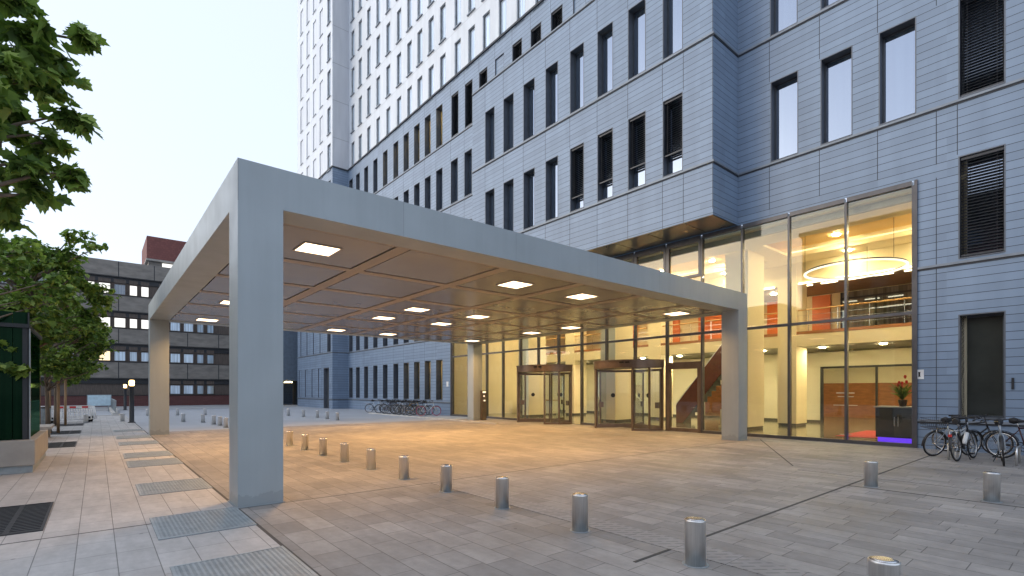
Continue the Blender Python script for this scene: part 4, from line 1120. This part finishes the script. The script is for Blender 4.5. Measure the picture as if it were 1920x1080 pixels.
# ------------------------------------------------------------------ things in the lobby
o = empty('reception_desk', (20.4, 4.0, 0), 'black reception desk with violet glowing foot behind the right lobby glass', 'desk')
MB().box(20.0,20.9,2.9,5.0,.17,1.15).build('body', M['desk'], o)
MB().box(19.95,20.95,2.85,5.05,1.15,1.19).build('counter_top', M['concrete_light'], o)
MB().box(20.03,20.85,2.9,4.95,.009,.17).build('led_plinth', M['purple'], o)
s = MB(); s.box(19.985,19.999,3.3,4.5,.2,.8,0); s.build('front_panel', pm('brown_gloss', (.06,.05,.04), .15), o)
s = MB(); s.box(19.97,19.984,4.38,4.40,.55,.85); s.box(19.97,19.984,4.48,4.50,.55,.85); s.build('handle', M['chrome'], o)
o = empty('flower_arrangement', (20.35,4.35,1.19), 'red flower arrangement with long leaves in a pot on the black desk', 'flowers')
MB().lathe([(.09,0),(.13,.2),(.12,.22)], (20.35,4.35,1.19), 16).build('pot', M['desk'], o)
s = MB(); r_ = random.Random(2)
for k in range(60):
    a = r_.uniform(0,6.28); e = r_.uniform(.15,.4); h = r_.uniform(.2,.6); s.tube([(20.35,4.35,1.39),(20.35+.4*e*math.cos(a),4.35+.4*e*math.sin(a),1.39+h*.7),(20.35+e*math.cos(a),4.35+e*math.sin(a),1.39+h)], [.006,.02,.003], 5)
s.build('leaves', LEAF[1], o)
s = MB()
for k in range(6):
    a = r_.uniform(0,6.28); e = r_.uniform(.05,.3); h = r_.uniform(.45,.8); s.lathe([(.012,-.06),(.045,0),(.03,.06)], (20.35+e*math.cos(a),4.35+e*math.sin(a),1.39+h), 8)
s.build('blossoms', M['red_paint'], o)
o = MB().box(20.28,20.30,3.62,3.95,1.195,1.55).build('counter_sign', M['wood']); tag(o, 'tan card standing on the black desk beside the flowers', 'card')
o = MB().box(21.3,25.2,5.3,6.6,.009,.02).build('red_carpet', M['carpet']); tag(o, 'red carpet on the lobby floor beside the black desk', 'carpet')
o = empty('menu_stand', (22.1,6.5,0), 'thin white metal stand with cross arms by the red carpet', 'stand')
s = MB(); s.tube([(22.1,6.5,.02),(22.05,6.45,1.2),(22.1,6.5,1.9)], .022); s.tube([(22.1,6.2,1.62),(22.1,6.8,1.62)], .018); s.tube([(22.1,6.22,1.48),(22.1,6.75,1.48)], .014); s.tube([(22.1,6.1,1.15),(22.1,6.9,1.15)], .012); s.build('pole', M['white_paint'], o)
MB().lathe([(.22,0),(.2,.02),(.03,.03)], (22.1,6.5,.009), 20).build('foot', M['dark'], o)
for (a, b, c, d, lab) in ((12.9,14.0,1.25,2.7,'bright white lit board on the back wall seen between the two cream columns'),(19.3,20.0,1.2,2.75,'narrow bright board on the back wall seen through the right revolving door'),(26.5,27.4,1.2,2.75,'bright board on the back wall seen through the left revolving door')):
    o = MB().box(29.5,29.57,a,b,c,d).build('lit_board', M['screen']); tag(o, lab, 'screen', 'lit white boards on the lobby back wall')
    s = MB(); s.box(29.48,29.58,a-.03,a,c-.03,d+.03); s.box(29.48,29.58,b,b+.03,c-.03,d+.03); s.box(29.48,29.58,a,b,c-.03,c); s.box(29.48,29.58,a,b,d,d+.03); s.build('board_frame', M['dark'], o)
o = empty('display_cube', (22.4,11.2,0), 'pale display cube with red prints beside the stair', 'display')
MB().box(22.1,22.7,10.9,11.5,.1,.85).build('body', M['cream2'], o)
s = MB(); s.box(22.09,22.098,11.0,11.2,.25,.4); s.box(22.09,22.098,11.22,11.4,.5,.62); s.box(22.09,22.098,11.05,11.3,.66,.74); s.build('print', M['red_paint'], o)
MB().box(22.05,22.75,10.85,11.55,.009,.1).build('base', M['cream2'], o)
o = empty('wood_counter', (25.5,26.5,0), 'pale wood information counter at the left end of the lobby', 'counter')
MB().box(24.6,25.3,25.2,28.6,.1,1.0).build('body', M['cream2'], o); MB().box(24.5,25.4,25.1,28.7,1.0,1.08).build('counter_top', M['wood'], o); MB().box(24.7,25.2,25.3,28.5,.009,.1).build('foot', M['skirting'], o)
o = empty('red_emblem', (25.4,27.6,5), 'red emblem of two strokes on the gallery front at the left end', 'emblem')
s = MB(); s.prism([(25.36,27.0),(25.40,27.0),(25.40,28.0),(25.36,28.0)], 4.95, 5.35); s.prism([(25.36,27.0),(25.40,27.0),(25.40,28.0),(25.36,28.0)], 4.72, 4.82); s.build('stroke', M['red_paint'], o)
o = empty('ring_lamp', (23.1,6.5,6.5), 'large glowing ring lamp hanging under the golden lobby ceiling', 'ceiling lamp')
s = MB(); N_ = 72; R0, R1 = 1.64, 1.72
for i in range(N_):
    a, b = 2*math.pi*i/N_, 2*math.pi*(i+1)/N_
    def q(r, u, z): return (23.1+r*math.cos(u), 6.5+r*math.sin(u), z)
    s.poly([q(R0,a,6.47),q(R1,a,6.47),q(R1,b,6.47),q(R0,b,6.47)]); s.poly([q(R0,a,6.47),q(R0,b,6.47),q(R0,b,6.53),q(R0,a,6.53)]); s.poly([q(R1,a,6.47),q(R1,a,6.51),q(R1,b,6.51),q(R1,b,6.47)])
s.build('glow_ring', M['ring'], o)
MB().torus((23.1,6.5,6.555), 1.68, .022, 'Z', 72, 6).build('ring_housing', M['dark'], o)
s = MB()
for k in range(3): a = 2.1*k; s.tube([(23.1+1.7*math.cos(a),6.5+1.7*math.sin(a),6.58),(23.1+1.7*math.cos(a),6.5+1.7*math.sin(a),8.15)], .008, 5)
s.build('wire', M['dark'], o)

# ------------------------------------------------------------------ render settings
sc.view_settings.view_transform = 'Standard'; sc.view_settings.look = 'None'; sc.view_settings.exposure = .85; sc.view_settings.gamma = 1
sc.render.engine = 'CYCLES'
cy = sc.cycles
cy.max_bounces = 9; cy.diffuse_bounces = 4; cy.glossy_bounces = 5; cy.transmission_bounces = 6; cy.transparent_max_bounces = 16
cy.use_denoising = True
try: cy.denoiser = 'OPENIMAGEDENOISE'
except Exception: pass
cy.sample_clamp_indirect = 6; cy.caustics_reflective = False; cy.caustics_refractive = False; cy.blur_glossy = .3
cy.use_adaptive_sampling = True; cy.adaptive_threshold = .012
